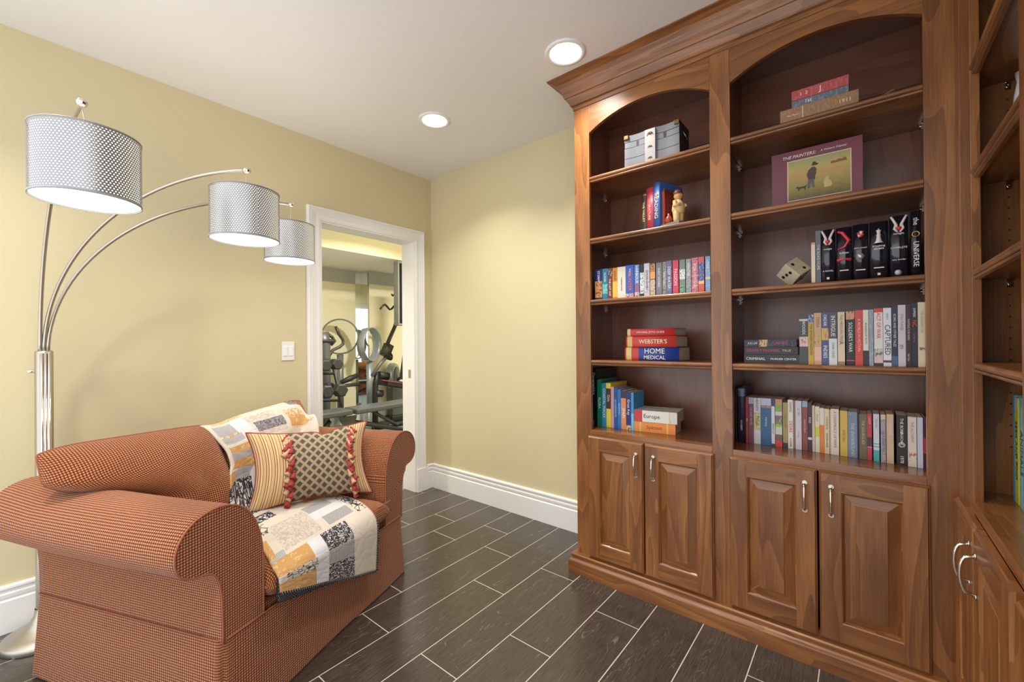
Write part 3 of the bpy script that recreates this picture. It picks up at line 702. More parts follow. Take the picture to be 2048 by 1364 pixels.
# ================================================================== right bay
# top shelf: three old books and a strap
GT = 'old hardbacks on the right bay top shelf'
flat(2.588, 2.832, -.372, 2.0778, .056, .15, 'broad tan cloth hardback at the bottom of the top-shelf stack', GT, B_((150, 112, 80), (166, 128, 94), 60), hard=True, horiz=1, titles=[('The Plains', .17, .34, .2, (236, 216, 180)), ('1911', .84, .4, .18, (236, 216, 180))], bands=[(.3, .31, B_((220, 196, 150)), 0)])
flat(2.627, 2.804, -.370, 2.1342, .026, .13, 'grey-blue cloth hardback in the middle of the top-shelf stack', GT, B_((96, 106, 116), (120, 128, 136), 60), hard=True, horiz=1, titles=[('1st', .3, .6, .2, wt)])
flat(2.627, 2.804, -.371, 2.1607, .038, .13, 'faded red cloth hardback on the top of the top-shelf stack', GT, B_((176, 74, 78), (190, 96, 96), 60), hard=True, horiz=1, titles=[('1  2', .22, .5, .22, (240, 220, 200)), ('J', .52, .6, .1, (240, 220, 200))])
mb = MB(); mb.tube([(2.838, -.36, 2.0795), (2.87, -.365, 2.0805), (2.905, -.372, 2.086), (2.928, -.376, 2.094), (2.925, -.37, 2.082)], .0022, 6)
mb.tube([(2.84, -.345, 2.0795), (2.88, -.355, 2.0795), (2.92, -.37, 2.0805)], .002, 6)
tag(mb.build('ribbon_strap', plain('tan_leather', (168, 116, 84), .6), loc=(2.88, -.36, 2.078)), 'thin curled tan leather strap lying beside the old stacked books', 'strap')
# second shelf: picture book propped upright
mbk = (124, 58, 74)
pbk = book((2.541, -.255, 1.7575), (0, 1, 0), (1, 0, 0), (0, 0, 1), .016, .250, .301, 'maroon picture book of a western painting propped upright on the right bay second shelf', 'picture books', B_(mbk), hard=True)
py = -.2556
text('THE PAINTERS:', (1, 0, 0), (0, 0, 1), (2.637, py, 1.982), .020, tmat(wt), pbk, maxlen=.125, ital=True)
text('A Western Odyssey', (1, 0, 0), (0, 0, 1), (2.752, py, 1.984), .014, tmat(wt), pbk, maxlen=.095, ital=True)
MB().box(2.597, 2.808, py-.0004, py+.0004, 1.798, 1.966).build('picture_border', plain('cream_border', (232, 214, 176), .5), pbk)
def make_picture():
    n = N('cover_painting'); o = n.a('TexCoord').outputs['UV']; s = n.a('SeparateXYZ', Vector=o)
    nz = n.noise(n.vec(o, (9, 14, 1)), 1.0, 4, .6)
    f = n.math('MULTIPLY_ADD', nz, .3, n.math('SUBTRACT', s.outputs[1], .15))
    r = n.ramp(f, [(.0, lin((104, 92, 34))), (.25, lin((150, 132, 60))), (.48, lin((176, 152, 84))), (.6, lin((196, 150, 84))), (.78, lin((186, 172, 92))), (1, lin((160, 160, 110)))])
    return n.bsdf(r, .4)
mb = MB(); mb.quad([(2.600, py-.0008, 1.801), (2.805, py-.0008, 1.801), (2.805, py-.0008, 1.963), (2.600, py-.0008, 1.963)], [(0, 0), (1, 0), (1, 1), (0, 1)])
pic = mb.build('cover_picture', make_picture(), pbk)
def blob(pts, c, name, par, y=py-.0016, th=.0012):
    mb = MB(); mb.prism([(a, b2) for a, b2 in pts], lambda a, b2, d: (a, d, b2), y, y+th); return mb.build(name, plain('paint_'+name, c, .45), par)
def ell(cx, cz, rx, rz, a0=0, n=12): return [(cx+rx*math.cos(2*PI*i/n)*math.cos(a0)-rz*math.sin(2*PI*i/n)*math.sin(a0), cz+rx*math.cos(2*PI*i/n)*math.sin(a0)+rz*math.sin(2*PI*i/n)*math.cos(a0)) for i in range(n)]
def sc_poly(cx, cz, k, pts): return [(cx+a*k, cz+b2*k) for a, b2 in pts]
FIGP = [(-.6, -1), (-.9, .2), (-.6, 1.0), (-.1, 1.5), (.4, 1.55), (.75, 1.1), (.7, .2), (.55, -.3), (.5, -1.1)]
DOGP = [(-2.0, .5), (-1.5, .9), (-1.1, .5), (.9, .55), (1.5, 1.0), (1.7, .9), (1.2, .2), (1.1, -.9), (.8, -.9), (.7, -.1), (-.8, -.2), (-1.0, -1), (-1.3, -1), (-1.25, .0), (-1.9, .2)]
blob(ell(2.692, 1.933, .0115, .0045), (64, 42, 32), 'painted_hat', pic, py-.0024); blob(ell(2.690, 1.938, .006, .006), (70, 46, 34), 'painted_hat', pic, py-.0026)
blob(sc_poly(2.682, 1.893, .020, FIGP), (88, 56, 58), 'painted_figure', pic); blob(sc_poly(2.678, 1.862, .013, [(-.9, -1.6), (-.7, 1), (.8, 1), (.9, -1.6), (.3, -1.6), (.1, .2), (-.3, -1.6)]), (92, 92, 84), 'painted_legs', pic, py-.0022)
blob(sc_poly(2.648, 1.846, .0105, DOGP), (58, 56, 38), 'painted_dog', pic, py-.0028); blob(sc_poly(2.733, 1.850, .011, [(-1, -1.6), (-1.2, .2), (-.8, 1.6), (-.2, 2.3), (.5, 2.0), (.2, 1.2), (1.0, .3), (1.4, -1.2), (.7, -1.6)]), (204, 180, 116), 'painted_dog', pic, py-.002)
blob(sc_poly(2.768, 1.926, .0075, [(-3.4, -.6), (-3, .8), (-1, .6), (.2, 1.2), (1.5, .8), (2.6, 1.6), (3.2, .9), (3.6, -.3)]), (146, 88, 52), 'painted_cattle', pic)
# third shelf: die and glossy novels
GN = 'glossy novels on the right bay third shelf'
S3 = (6.4, (1540, 410)); ysN = -.338
nv = (34, 38, 54)
def N3(a, b2, yt, label, **k):
    xl = ony(S3[1][0]+a/6.4, S3[1][1]+650/6.4, ysN).x; xr = ony(S3[1][0]+b2/6.4, S3[1][1]+650/6.4, ysN).x; zt = ony(S3[1][0]+(a+b2)/2/6.4, S3[1][1]+yt/6.4, ysN).z
    return book((xl, ysN, 1.4378), (1, 0, 0), (0, 1, 0), (0, 0, 1), xr-xl, zt-1.4378, k.pop('d', .15), label, GN, k.pop('cov', GLS), hard=True, **k), (xl+xr)/2, xr-xl, zt-1.4378
GLS = plain('glossy_black_jacket', (26, 28, 40), .16, Coat__Weight=.5, Coat__Roughness=.05)
WHT = plain('jacket_white', (226, 214, 208), .35); REDJ = plain('jacket_red', (216, 52, 74), .35)
N3(528, 578, 480, 'thin tan hardback at the left end of the glossy dark novels', cov=B_((196, 150, 110)), bands=[(.05, .95, B_((224, 204, 176)), 0)], d=.14)
N3(584, 650, 330, 'narrow black novel beside the thin tan one, right bay third shelf', title='THE ROAD HOME', tlen=.6, tcol=(214, 210, 214))
def hands(b, cx, z, w):
    y = ysN-.0095
    mb = MB()
    for s in (-1, 1): mb.tube([(cx+s*w*.42, y, z+.042), (cx+s*w*.28, y, z+.028), (cx+s*w*.14, y, z+.012), (cx+s*w*.1, y, z+.002)], [.0035, .004, .0045, .003], 8)
    for s in (-1, 1): mb.tube([(cx+s*w*.18, y, z+.012), (cx+s*w*.24, y, z-.002), (cx+s*w*.06, y, z-.014)], [.003, .004, .003], 8)
    mb.build('emblem', WHT, b)
    MB().lathe([(.0005, -.008), (.006, -.005), (.0075, .001), (.004, .006), (.0005, .005)], (cx, y-.002, z-.001), 12).build('emblem', REDJ, b)
def lines(b, cx, z, w, h=.004): MB().box(cx-w/2, cx+w/2, ysN-.0098, ysN-.004, z, z+h).build('spine_lettering', tmat(wt), b)
def spinetext(b, s, cx, z, w, sz=.013): text(s, (1, 0, 0), (0, 0, 1), (cx, ysN-.0096, z), sz, tmat(wt), b, maxlen=w*.86)
b, cx, w, h = N3(652, 836, 318, 'glossy black novel with white hands and red fruit, nearest the die', roundsp=.008); hands(b, cx, 1.4378+h-.046, w); spinetext(b, 'twilight', cx, 1.4378+h*.63, w); spinetext(b, 'A NOVEL', cx, 1.4378+h*.22, w, .008); MB().box(cx-.004, cx+.004, ysN-.0096, ysN-.004, 1.451, 1.459).build('publisher_mark', WHT, b)
b, cx, w, h = N3(848, 1052, 290, 'glossy black novel with a curling red ribbon on its spine', roundsp=.008); spinetext(b, 'eclipse', cx, 1.4378+h*.53, w); lines(b, cx, 1.4378+h*.2, w*.55, .003)
y = ysN-.0095
MB().tube([(cx-w*.4, y+.003, 1.4378+h*.93), (cx-w*.1, y, 1.4378+h*.9), (cx+w*.3, y+.002, 1.4378+h*.75), (cx+w*.05, y, 1.4378+h*.64), (cx-w*.4, y+.003, 1.4378+h*.6)], [.004, .006, .006, .004, .002], 8).build('emblem', REDJ, b)
MB().tube([(cx-w*.42, y+.004, 1.4378+h*.39), (cx, y, 1.4378+h*.42), (cx+w*.42, y+.004, 1.4378+h*.4)], [.007, .003, .007], 8).build('emblem', REDJ, b)
b, cx, w, h = N3(1060, 1262, 250, 'glossy black novel with a red and white flower on its spine', roundsp=.008); spinetext(b, 'new moon', cx, 1.4378+h*.58, w); lines(b, cx, 1.4378+h*.18, w*.6, .003)
mb = MB()
for k in range(5): mb.tube([(cx, y, 1.4378+h*.80), (cx+.009*math.cos(k*1.26), y-.001, 1.4378+h*.82+.011*math.sin(k*1.26))], [.003, .006], 8, mi=k % 2)
mb.build('emblem', [REDJ, WHT], b); MB().lathe([(.0005, 0), (.011, .001), (.010, .003), (.0005, .004)], (cx, y-.002, 1.4378+h*.43), 16, ax='y').build('seal', plain('silver_seal', (190, 190, 196), .3, .6), b)
b, cx, w, h = N3(1272, 1515, 215, 'glossy black novel with a white chess piece on its spine', roundsp=.008); spinetext(b, 'breaking', cx, 1.4378+h*.575, w); spinetext(b, 'dawn', cx, 1.4378+h*.53, w); lines(b, cx, 1.4378+h*.19, w*.55, .003); MB().box(cx-.004, cx+.004, ysN-.0096, ysN-.004, 1.452, 1.460).build('publisher_mark', WHT, b)
zc = 1.4378+h*.62; MB().lathe([(.013, .0), (.0125, .003), (.008, .01), (.0055, .026), (.0075, .03), (.0045, .033), (.0055, .04), (.0075, .047), (.003, .048), (.0005, .054)], (cx, y+.0008, zc), 14).build('emblem', WHT, b)
b, cx, w, h = N3(1530, 1770, 140, 'tallest glossy black novel with white hands, second from the right', roundsp=.008); hands(b, cx, 1.4378+h-.044, w); spinetext(b, 'twilight', cx, 1.4378+h*.71, w); spinetext(b, 'COMPLETE', cx, 1.4378+h*.48, w, .009); spinetext(b, 'two books', cx, 1.4378+h*.29, w, .011); MB().lathe([(.0005, 0), (.010, .001), (.0005, .004)], (cx-.002, y-.001, 1.4378+h*.08), 12, ax='y').build('emblem', plain('pale_blossom', (190, 205, 214), .4), b)
b, cx, w, h = N3(1800, 1935, 78, 'dark novel with a gold ring on its spine at the right end', roundsp=.006, title='UNIVERSE', tpos=.34, tlen=.42)
text('the', (0, 0, -1), (1, 0, 0), (cx, ysN-.0066, 1.4378+h*.84), .02, tmat(wt), b); mb = MB(); mb.tube([(cx+.009*math.cos(t), ysN-.0072, 1.4378+h*.645+.009*math.sin(t)) for t in [2*PI*i/20 for i in range(21)]], .0018, 6, cap=False); mb.build('emblem', GOLD, b)
# die resting tilted
dt = thing('large_die', 'large cream wooden die tilted on one corner against the tan book', 'die', (2.62, -.29, 1.4375))
DC = plain('aged_cream_paint', (196, 184, 156), .6); s_ = .038
d1 = Vector((.051, 0, -.053)).normalized(); d2 = Vector((.040, .054, .029)); d2 = (d2-d1*d2.dot(d1)).normalized(); d3 = d2.cross(d1)
if d3.dot(Vector((-.034, .05, -.041))) < 0: d3 = -d3
s_ = .0365; db = Vector((2.595, -.335, 0)); dc = db+(d1+d2+d3)*s_
zl = min((d1*a+d2*b2+d3*c).z for a in (-s_, s_) for b2 in (-s_, s_) for c in (-s_, s_)); dc.z = 1.4382-zl
Td = Matrix.Identity(4)
for i in range(3): Td[i][0], Td[i][1], Td[i][2], Td[i][3] = d1[i], d2[i], d3[i], dc[i]
MB().box(-s_, s_, -s_, s_, -s_, s_, T=Td).build('cube_body', DC, dt, bevel=.003)
def pip(p, nrm):
    n = Vector(nrm); q = n.to_track_quat('Z', 'Y').to_matrix().to_4x4(); mb = MB(); mb.lathe([(.0068, .0003), (.0055, .0008), (.0005, .0005)], (0, 0, 0), 14)
    Tm = Td @ Matrix.Translation(Vector(p)+n*.0001) @ q; mb.v = [Tm @ v for v in mb.v]; mb.build('pip', BLACK, dt)
for k in (-.019, 0, .019): pip((k*-.25-.004, -s_, k), (0, -1, 0))
for k in (-.018, .018): pip((k, k*.7, -s_), (0, 0, -1))
for a in (-.018, .018):
    for b2 in (-.018, .018): pip((s_, a, b2), (1, 0, 0))
# fourth shelf: three black paperbacks lying + upright row
GB = 'black paperbacks lying on the right bay fourth shelf'
S4 = (3.409, (1450, 560)); yB = -.345
xa = ony(1450+130/3.409, 560+480/3.409, yB).x
xb = [ony(1450+q/3.409, 560+480/3.409, yB).x for q in (512, 505, 500)]
zt = [1.1238, 1.1238+.038, 1.1238+.069, 1.1238+.100]
flat(xa, xb[0]-.002, yB, zt[0], .0375, .11, 'black paperback with white lettering at the bottom of the lying stack', GB, B_((34, 32, 36)), horiz=1, titles=[('CRIMINAL', .22, .42, .36, wt), ('MURDER CENTER', .72, .42, .42, wt)])
flat(xa+.001, xb[1]-.004, yB, zt[1], .0305, .11, 'black paperback with magenta lettering in the middle of the lying stack', GB, B_((30, 28, 34)), horiz=1, titles=[('DEADLY PROMISE', .36, .5, .62, (206, 60, 110)), ('TRUE', .8, .4, .15, (220, 196, 60))])
flat(xa+.001, xb[2]-.006, yB, zt[2], .0295, .11, 'black paperback with a small portrait panel on top of the lying stack', GB, B_((32, 28, 34), (70, 66, 80), 60), horiz=1, bands=[(.30, .46, B_((206, 176, 120), (80, 60, 40), 100), 0)], titles=[('KILLER', .17, .5, .22, (220, 220, 220)), ('LADIES', .7, .45, .36, (206, 60, 120))])
row([
 (66, 198, 305, 'charcoal', B_((62, 62, 68)), dict(bands=[(.36, .56, B_((214, 186, 180), (190, 90, 90), 60), 0), (.88, .92, B_((200, 200, 200)), 0)], titles=[('WOODS', .74, .4, .2, wt)])),
 (200, 285, 295, 'mustard yellow', B_((196, 160, 56)), dict(bands=[(.84, 1, B_((74, 88, 132), (190, 196, 210), 60), 0)], title='THE SPANISH GARDEN', tcol=(110, 80, 30))),
 (290, 400, 272, 'tan', B_((202, 162, 122)), dict(bands=[(.36, .62, B_((206, 166, 100), (130, 110, 140), 40), 0), (.08, .34, B_((226, 176, 156)), 0)], titles=[('TERRA', .82, .5, .3, (130, 90, 50))])),
 (404, 510, 266, 'blue and gold', B_((66, 78, 126)), dict(bands=[(.47, .7, B_((214, 172, 90), (190, 120, 110), 50), 0)], titles=[('ORDER', .85, .5, .24, wt), ('INDIES', .25, .62, .36, wt)])),
 (514, 638, 262, 'grey and white', B_((72, 74, 82)), dict(bands=[(0, .5, B_((216, 218, 222)), 0)], titles=[('INTRIGUE', .74, .6, .4, wt), ('DARK LINES', .28, .4, .3, (120, 120, 130))])),
 (648, 756, 258, 'beige', B_((220, 198, 168)), dict(bands=[(0, .07, B_((160, 130, 120)), 0)], titles=[('THE MEXICAN TREE', .7, .5, .5, (110, 96, 84)), ('A', .42, .7, .1, (60, 50, 44))])),
 (775, 905, 248, 'black', B_((20, 18, 20)), dict(bands=[(.85, 1, B_((206, 150, 116), (90, 50, 40), 40), 0), (.08, .1, B_((200, 60, 90)), 0)], titles=[("SOLDIER'S WAR", .52, .5, .6, wt)])),
 (912, 1030, 230, 'bright red', B_((206, 66, 54)), dict(titles=[('A WORLD IN MOTION', .55, .42, .8, (244, 210, 190))])),
 (1034, 1116, 225, 'cream and black', B_((222, 218, 202)), dict(bands=[(0, .27, B_((38, 34, 36)), 0)], titles=[('IN SEARCH OF TRUTH', .58, .4, .45, (90, 84, 76))])),
 (1122, 1190, 221, 'blue grey', B_((146, 156, 168), (170, 178, 188), 60), dict()),
 (1200, 1334, 203, 'white and red', B_((224, 218, 212)), dict(bands=[(.93, 1, B_((206, 62, 48)), 0), (.05, .16, B_((214, 190, 188)), 0), (0, .05, B_((60, 50, 54)), 0), (.16, .3, B_((200, 196, 196), (110, 106, 110), 60), 0)], titles=[('ACT OF WAR', .7, .5, .42, (206, 44, 56))])),
 (1340, 1462, 195, 'white', B_((226, 224, 228)), dict(bands=[(.06, .1, B_((70, 66, 80)), 0)], titles=[('CAPTURED', .45, .8, .56, (34, 34, 40)), ('EARLY', .85, .3, .2, (120, 116, 130))])),
 (1468, 1558, 168, 'navy', B_((34, 42, 66)), dict(bands=[(0, .17, B_((66, 100, 136)), 0)], titles=[('SCARS AND OTHER TALES', .6, .5, .7, (220, 216, 200))])),
 (1564, 1680, 150, 'light lavender', B_((206, 198, 208)), dict(titles=[('STILL PLACES', .72, .4, .45, (130, 120, 134)), ('m', .32, .8, .1, (96, 90, 100))])),
 (1684, 1762, 143, 'dark maroon', B_((64, 34, 42)), dict(titles=[('WAITING FOR RAIN', .6, .5, .55, (220, 196, 190)), ('Carl Cole', .15, .4, .2, wt)])),
 (1766, 1860, 122, 'black and magenta', B_((38, 34, 44)), dict(titles=[('EXPRESS', .85, .42, .22, wt), ('NC', .68, .8, .1, (220, 90, 70)), ('murder by', .46, .4, .25, (206, 60, 130))])),
 (1866, 1984, 108, 'tall ivory', B_((222, 208, 176)), dict(titles=[('THE COUNTRY LIFE', .7, .35, .5, (170, 150, 110)), ('&', .28, .8, .1, (70, 60, 50))])),
], 7.585, (1590, 590), -.352, 1.1238, 700, 'upright novels on the right bay fourth shelf', 'in the right bay fourth-shelf row', d=.12, kind='novel')
# counter of the right bay
GC = 'books on the right bay counter'; wh = 'on the right bay counter'
S5 = (8.024, (1460, 760)); n5 = 19
row([
 (40, 112, 140, 'very dark', B_((38, 30, 34)), dict(d=.15, label='very dark hardback in the shadow at the left end of the right bay counter', hard=True)),
 (124, 250, 120, 'tall purple-grey', B_((58, 54, 72)), dict(d=.15, hard=True, roundsp=.006, label='tall purple-grey hardback with a pale blue top, right bay counter', bands=[(.84, .98, B_((136, 140, 176), (90, 90, 130), 40), 0)], titles=[('NOVELS', .33, .25, .2, wt), ('TREE', .26, .25, .2, wt)])),
 (254, 294, 275, 'thin red', B_((176, 50, 60)), dict(label='thin red paperback beside the tall purple-grey hardback', title='RED', tlen=.3)),
 (300, 378, 280, 'plum', B_((126, 64, 80)), dict(bands=[(.86, 1, B_((176, 180, 196)), 0)], titles=[('THE QUIET HOUSE', .6, .4, .5, (220, 190, 196))])),
 (382, 490, 288, 'white with grey lettering', B_((220, 212, 212)), dict(bands=[(.3, .68, B_((214, 206, 150), (150, 140, 90), 60), 0)], titles=[('HEAVEN', .86, .5, .25, (90, 88, 96)), ('Fallon', .5, .6, .4, (140, 120, 60))])),
 (494, 660, 295, 'wide blue', B_((46, 98, 138)), dict(label='wide plain blue novel with a pale top band, right bay counter', bands=[(.85, 1, B_((190, 196, 214)), 0), (.8, .85, B_((196, 130, 90), (90, 110, 130), 60), 0)], titles=[('THE FOLD', .5, .18, .4, wt)])),
 (664, 718, 300, 'white and navy', B_((222, 216, 218)), dict(bands=[(.84, 1, B_((40, 56, 120)), 0), (0, .05, B_((60, 60, 110)), 0)], titles=[('BOUND OUT', .36, .5, .45, (34, 34, 40))])),
 (727, 836, 310, 'multicoloured', B_((210, 206, 196)), dict(bands=[(.74, .88, B_((120, 176, 80), (220, 140, 80), 40), 0), (.88, 1, B_((206, 140, 110)), 0), (.46, .66, B_((120, 110, 96), (180, 176, 160), 60), 0), (.42, .47, B_((150, 196, 50)), 0), (0, .13, B_((216, 70, 64)), 0), (.13, .26, B_((120, 90, 80)), 0)])),
 (848, 925, 365, 'short khaki', B_((172, 146, 88)), dict(bands=[(0, .11, B_((50, 46, 50)), 0)], titles=[('COLLECTED', .6, .5, .5, (130, 104, 56))])),
 (929, 1012, 320, 'white with red lettering', B_((230, 224, 208)), dict(titles=[('DESIRE', .45, .7, .34, (206, 52, 52)), ('DARING', .85, .5, .25, (90, 90, 104)), ('A NOVEL', .12, .4, .2, (60, 60, 60))])),
 (1016, 1044, 330, 'slim brown', B_((150, 104, 92)), dict()),
 (1049, 1148, 335, 'pale lavender', B_((212, 206, 216)), dict(titles=[('1st TRY', .78, .4, .25, (110, 110, 140)), ('In Fools', .3, .3, .3, (150, 150, 170))])),
 (1158, 1244, 340, 'brick red', B_((146, 66, 62)), dict(bands=[(.88, 1, B_((150, 170, 190)), 0)], titles=[('Hemlock Row', .5, .4, .5, (230, 190, 180))])),
 (1250, 1312, 375, 'dark brown', B_((54, 42, 42)), dict(bands=[(.24, .29, B_((214, 208, 204)), 0)], title='EXILE', tlen=.3, tpos=.65)),
 (1318, 1360, 410, 'slim pink', B_((220, 188, 176)), dict()),
 (1366, 1436, 425, 'cream and yellow', B_((228, 216, 186)), dict(bands=[(.34, .56, B_((212, 206, 70)), 0)], titles=[('an answer', .75, .4, .35, (130, 120, 100))])),
 (1440, 1508, 450, 'white and orange', B_((228, 220, 210)), dict(bands=[(0, .62, B_((230, 130, 44)), 0)])),
 (1513, 1592, 465, 'cream with black lettering', B_((228, 210, 170)), dict(titles=[('STATISTICAL', .68, .45, .36, (110, 96, 70)), ('MODERN PRESS', .3, .4, .3, (40, 36, 36))])),
 (1597, 1618, 478, 'thin tan', B_((190, 150, 100)), dict()),
], *S5, lambda i: -.228-.0012*i, CZ, 650, GC, wh, d=.115, kind='novel')
row([
 (100, 238, 240, 'cream', B_((230, 216, 196)), dict(label='wide cream novel with grey lettering, just left of the yellow one', titles=[('A CONSPIRACY OF PAPER', .55, .5, .8, (130, 118, 110))])),
 (256, 384, 270, 'yellow', B_((216, 180, 76)), dict(label='yellow novel on the right bay counter, beside the blue-grey one', titles=[('AFRICAN', .45, .4, .6, (150, 116, 40))])),
 (390, 550, 290, 'blue grey', B_((120, 140, 158)), dict(label='wide blue-grey novel on the right bay counter', titles=[('THE SNOWBOUND', .4, .5, .6, (206, 214, 222)), ('.', .95, .6, .1, wt)])),
 (553, 578, 300, 'thin black', B_((26, 26, 34)), dict(label='thin black book squeezed between the blue-grey and olive novels')),
 (584, 715, 330, 'olive', B_((112, 98, 72)), dict(label='olive brown novel left of the red-spined one', titles=[('THE HOURGLASS', .6, .42, .6, (206, 196, 160))])),
 (717, 800, 325, 'red', B_((190, 56, 74)), dict(label='red novel with a plum band, right bay counter', bands=[(.3, .5, B_((84, 44, 60)), 0), (.27, .3, B_((224, 120, 130)), 0)], titles=[('LUCKY', .86, .5, .24, (240, 190, 196))])),
 (824, 925, 325, 'white and turquoise', B_((214, 214, 220)), dict(label='white novel with a turquoise foot, right bay counter', bands=[(0, .24, B_((74, 176, 170)), 0), (.3, .32, B_((74, 176, 170)), 0), (.36, .38, B_((74, 176, 170)), 0)], titles=[('PELICAN', .8, .4, .25, (130, 130, 150))])),
 (950, 1034, 335, 'grey lilac', B_((176, 166, 176), (150, 140, 156), 80), dict(label='grey lilac novel with a peach top, right bay counter', bands=[(.9, 1, B_((226, 190, 160)), 0)], titles=[('THE FORGOTTEN', .45, .6, .7, (90, 84, 100))])),
 (1048, 1170, 330, 'peach beige', B_((216, 182, 148)), dict(label='peach beige novel left of the black one with the round seal', titles=[('PARADISE', .7, .4, .4, (236, 220, 214))])),
 (1218, 1396, 345, 'black', B_((34, 24, 22)), dict(label='thick black novel with a round white seal on its spine', titles=[('THE BONE', .78, .42, .3, wt), ('MAGICIAN', .55, .3, .3, wt), ('1978', .12, .4, .2, wt)])),
 (1410, 1560, 375, 'ivory', B_((228, 214, 196)), dict(label='thick ivory novel with an orange floral foot, right bay counter', bands=[(.12, .3, B_((228, 214, 196), (206, 110, 70), 60), 0)], titles=[('THE ALCHEMY', .7, .4, .4, (150, 146, 150))])),
 (1574, 1670, 385, 'plain pale lavender', B_((206, 206, 222)), dict(label='plain pale lavender book, second from the right end of the counter')),
 (1682, 1722, 390, 'dark red', B_((70, 24, 36)), dict(label='dark red book at the right end of the right bay counter', bands=[(.3, .6, B_((190, 40, 70)), 0)])),
], 8.527, (1650, 790), lambda i: -.252-.0035*i, CZ, 650, GC, wh, d=.115, kind='novel')
sb = [o for o in C.objects if o.get('label', '').startswith('thick black novel with a round')][0]
mb = MB(); cb = Vector([sum((sb.matrix_basis @ Vector(c))[i] for c in sb.bound_box)/8 for i in range(3)]); zb = CZ+.075
yfront = sb.location.y
for rr in (.0085, .0055): mb.tube([(cb.x+rr*math.cos(t), yfront-.0008, zb+rr*math.sin(t)) for t in [2*PI*i/24 for i in range(25)]], .0008, 5, cap=False)
mb.build('emblem', tmat(wt), sb)
# right-hand bookcase: children's books and a small white vase
GK = 'picture books on the right-hand counter'
def yb_(px, py): return onx(px, py, 3.165).y
for (ya, yb, h, c, lab, tt) in ((-.5335, -.5525, .30, (96, 176, 214), 'slim light blue book, nearest the corner on the right-hand counter', None), (-.554, -.585, .295, (222, 206, 60), 'yellow book beside the slim light blue one on the right-hand counter', 'SEEK AND FIND'), (-.6, -.64, .3, (120, 180, 190), 'pale teal book at the picture edge on the right-hand counter', 'ANIMALS')):
    book((3.165, ya, RCZ+.0005), (0, -1, 0), (1, 0, 0), (0, 0, 1), ya-yb, h, .2, lab, GK, B_(c, (210, 230, 235), 30, .66) if c[2] > 150 else B_(c), bands=[(.88, 1, B_((190, 206, 206)), 0)] if c[0] > 200 else [], title=tt, tcol=(70, 90, 60))
book((3.195, -.4765-.012, RCZ+.0005), (0, -1, 0), (1, 0, 0), (0, 0, 1), .042, .345, .2, 'tall red book standing behind the slim light blue one, right-hand counter', GK, B_((186, 36, 34)))
mb = MB(); mb.lathe([(.0005, 0), (.020, .001), (.024, .05), (.026, .12), (.022, .19), (.016, .23), (.020, .255), (.016, .253), (.012, .225), (.0005, .2)], (3.19, -.562, 1.704), 28)
tag(mb.build('vase', plain('white_glaze', (238, 236, 232), .2), loc=(3.19, -.562, 1.704)), 'white ceramic vase at the picture edge on the right-hand bookcase shelf', 'vase')
# ================================================================== SOFA
from mathutils.bvhtree import BVHTree
SA = Vector((.923, -.984, 0)); SU = Vector((.375, -.927, 0)).normalized(); SV = Vector((.927, .375, 0)).normalized()
def S(u, v, z): return SA+SU*u+SV*v+Vector((0, 0, z))
def crom(pts, m=5, closed=False):
    out = []; n = len(pts)
    for i in range(n-1):
        p0, p1, p2, p3 = pts[max(i-1, 0)], pts[i], pts[i+1], pts[min(i+2, n-1)]
        for k in range(m):
            t = k/m
            out.append(tuple(.5*(2*b+(c-a)*t+(2*a-5*b+4*c-d)*t*t+(-a+3*b-3*c+d)*t**3) for a, b, c, d in zip(p0, p1, p2, p3)))
    out.append(tuple(pts[-1])); return out
sofa = thing('loveseat', 'rust woven loveseat with rolled arms and a skirt before the yellow wall', 'sofa', S(.51, -.46, 0))
UE = 1.022; VB = -.92
def skirt_pt(k, z):
    # perimeter walk with rounded corners; k in 0..1
    fl = .016*(1-z/.30)
    r = .03; x0, x1, y0, y1 = -fl, UE+fl, VB-fl, fl
    segs = [((x0+r, y1), (x1-r, y1)), ((x1, y1-r), (x1, y0+r)), ((x1-r, y0), (x0+r, y0)), ((x0, y0+r), (x0, y1-r))]
    cen = [(x1-r, y1-r, 90, 0), (x1-r, y0+r, 0, -90), (x0+r, y0+r, -90, -180), (x0+r, y1-r, 180, 90)]
    q = k*4; i = int(q) % 4; t = q-int(q)
    if t < .86:
        t /= .86; a, b = segs[i]; u, v = a[0]+(b[0]-a[0])*t, a[1]+(b[1]-a[1])*t
        w = .004*math.sin(t*9+i*2)*(1-z/.3)
        if i == 0: v += w
        elif i == 1: u += w
        elif i == 2: v -= w
        else: u -= w
    else:
        t = (t-.86)/.14; cx, cy, a0, a1 = cen[i]; th = math.radians(a0+(a1-a0)*t); d = r-.030*math.exp(-((t-.5)/.10)**2)*(1-z/.31)
        u, v = cx+d*math.cos(th), cy+d*math.sin(th)
    return u, v
mb = MB()
def sk(a, b):
    z = .006+.299*b; u, v = skirt_pt(a, z); q = a*4; i = int(q); t = q-i
    ln = [UE, -VB, UE, -VB]; per = sum(ln[:i])+(ln[i % 4] if i < 4 else 0)*t
    return (S(u, v, z), (per, z))
mb.grid(sk, 160, 8, closeu=False)
skirt = mb.build('skirt', SOFA, sofa)
mb = MB(); mb.tube([S(*skirt_pt(i/160, .30), .303) for i in range(161)], .0032, 6, cap=False); mb.build('piping', SOFAP, skirt)
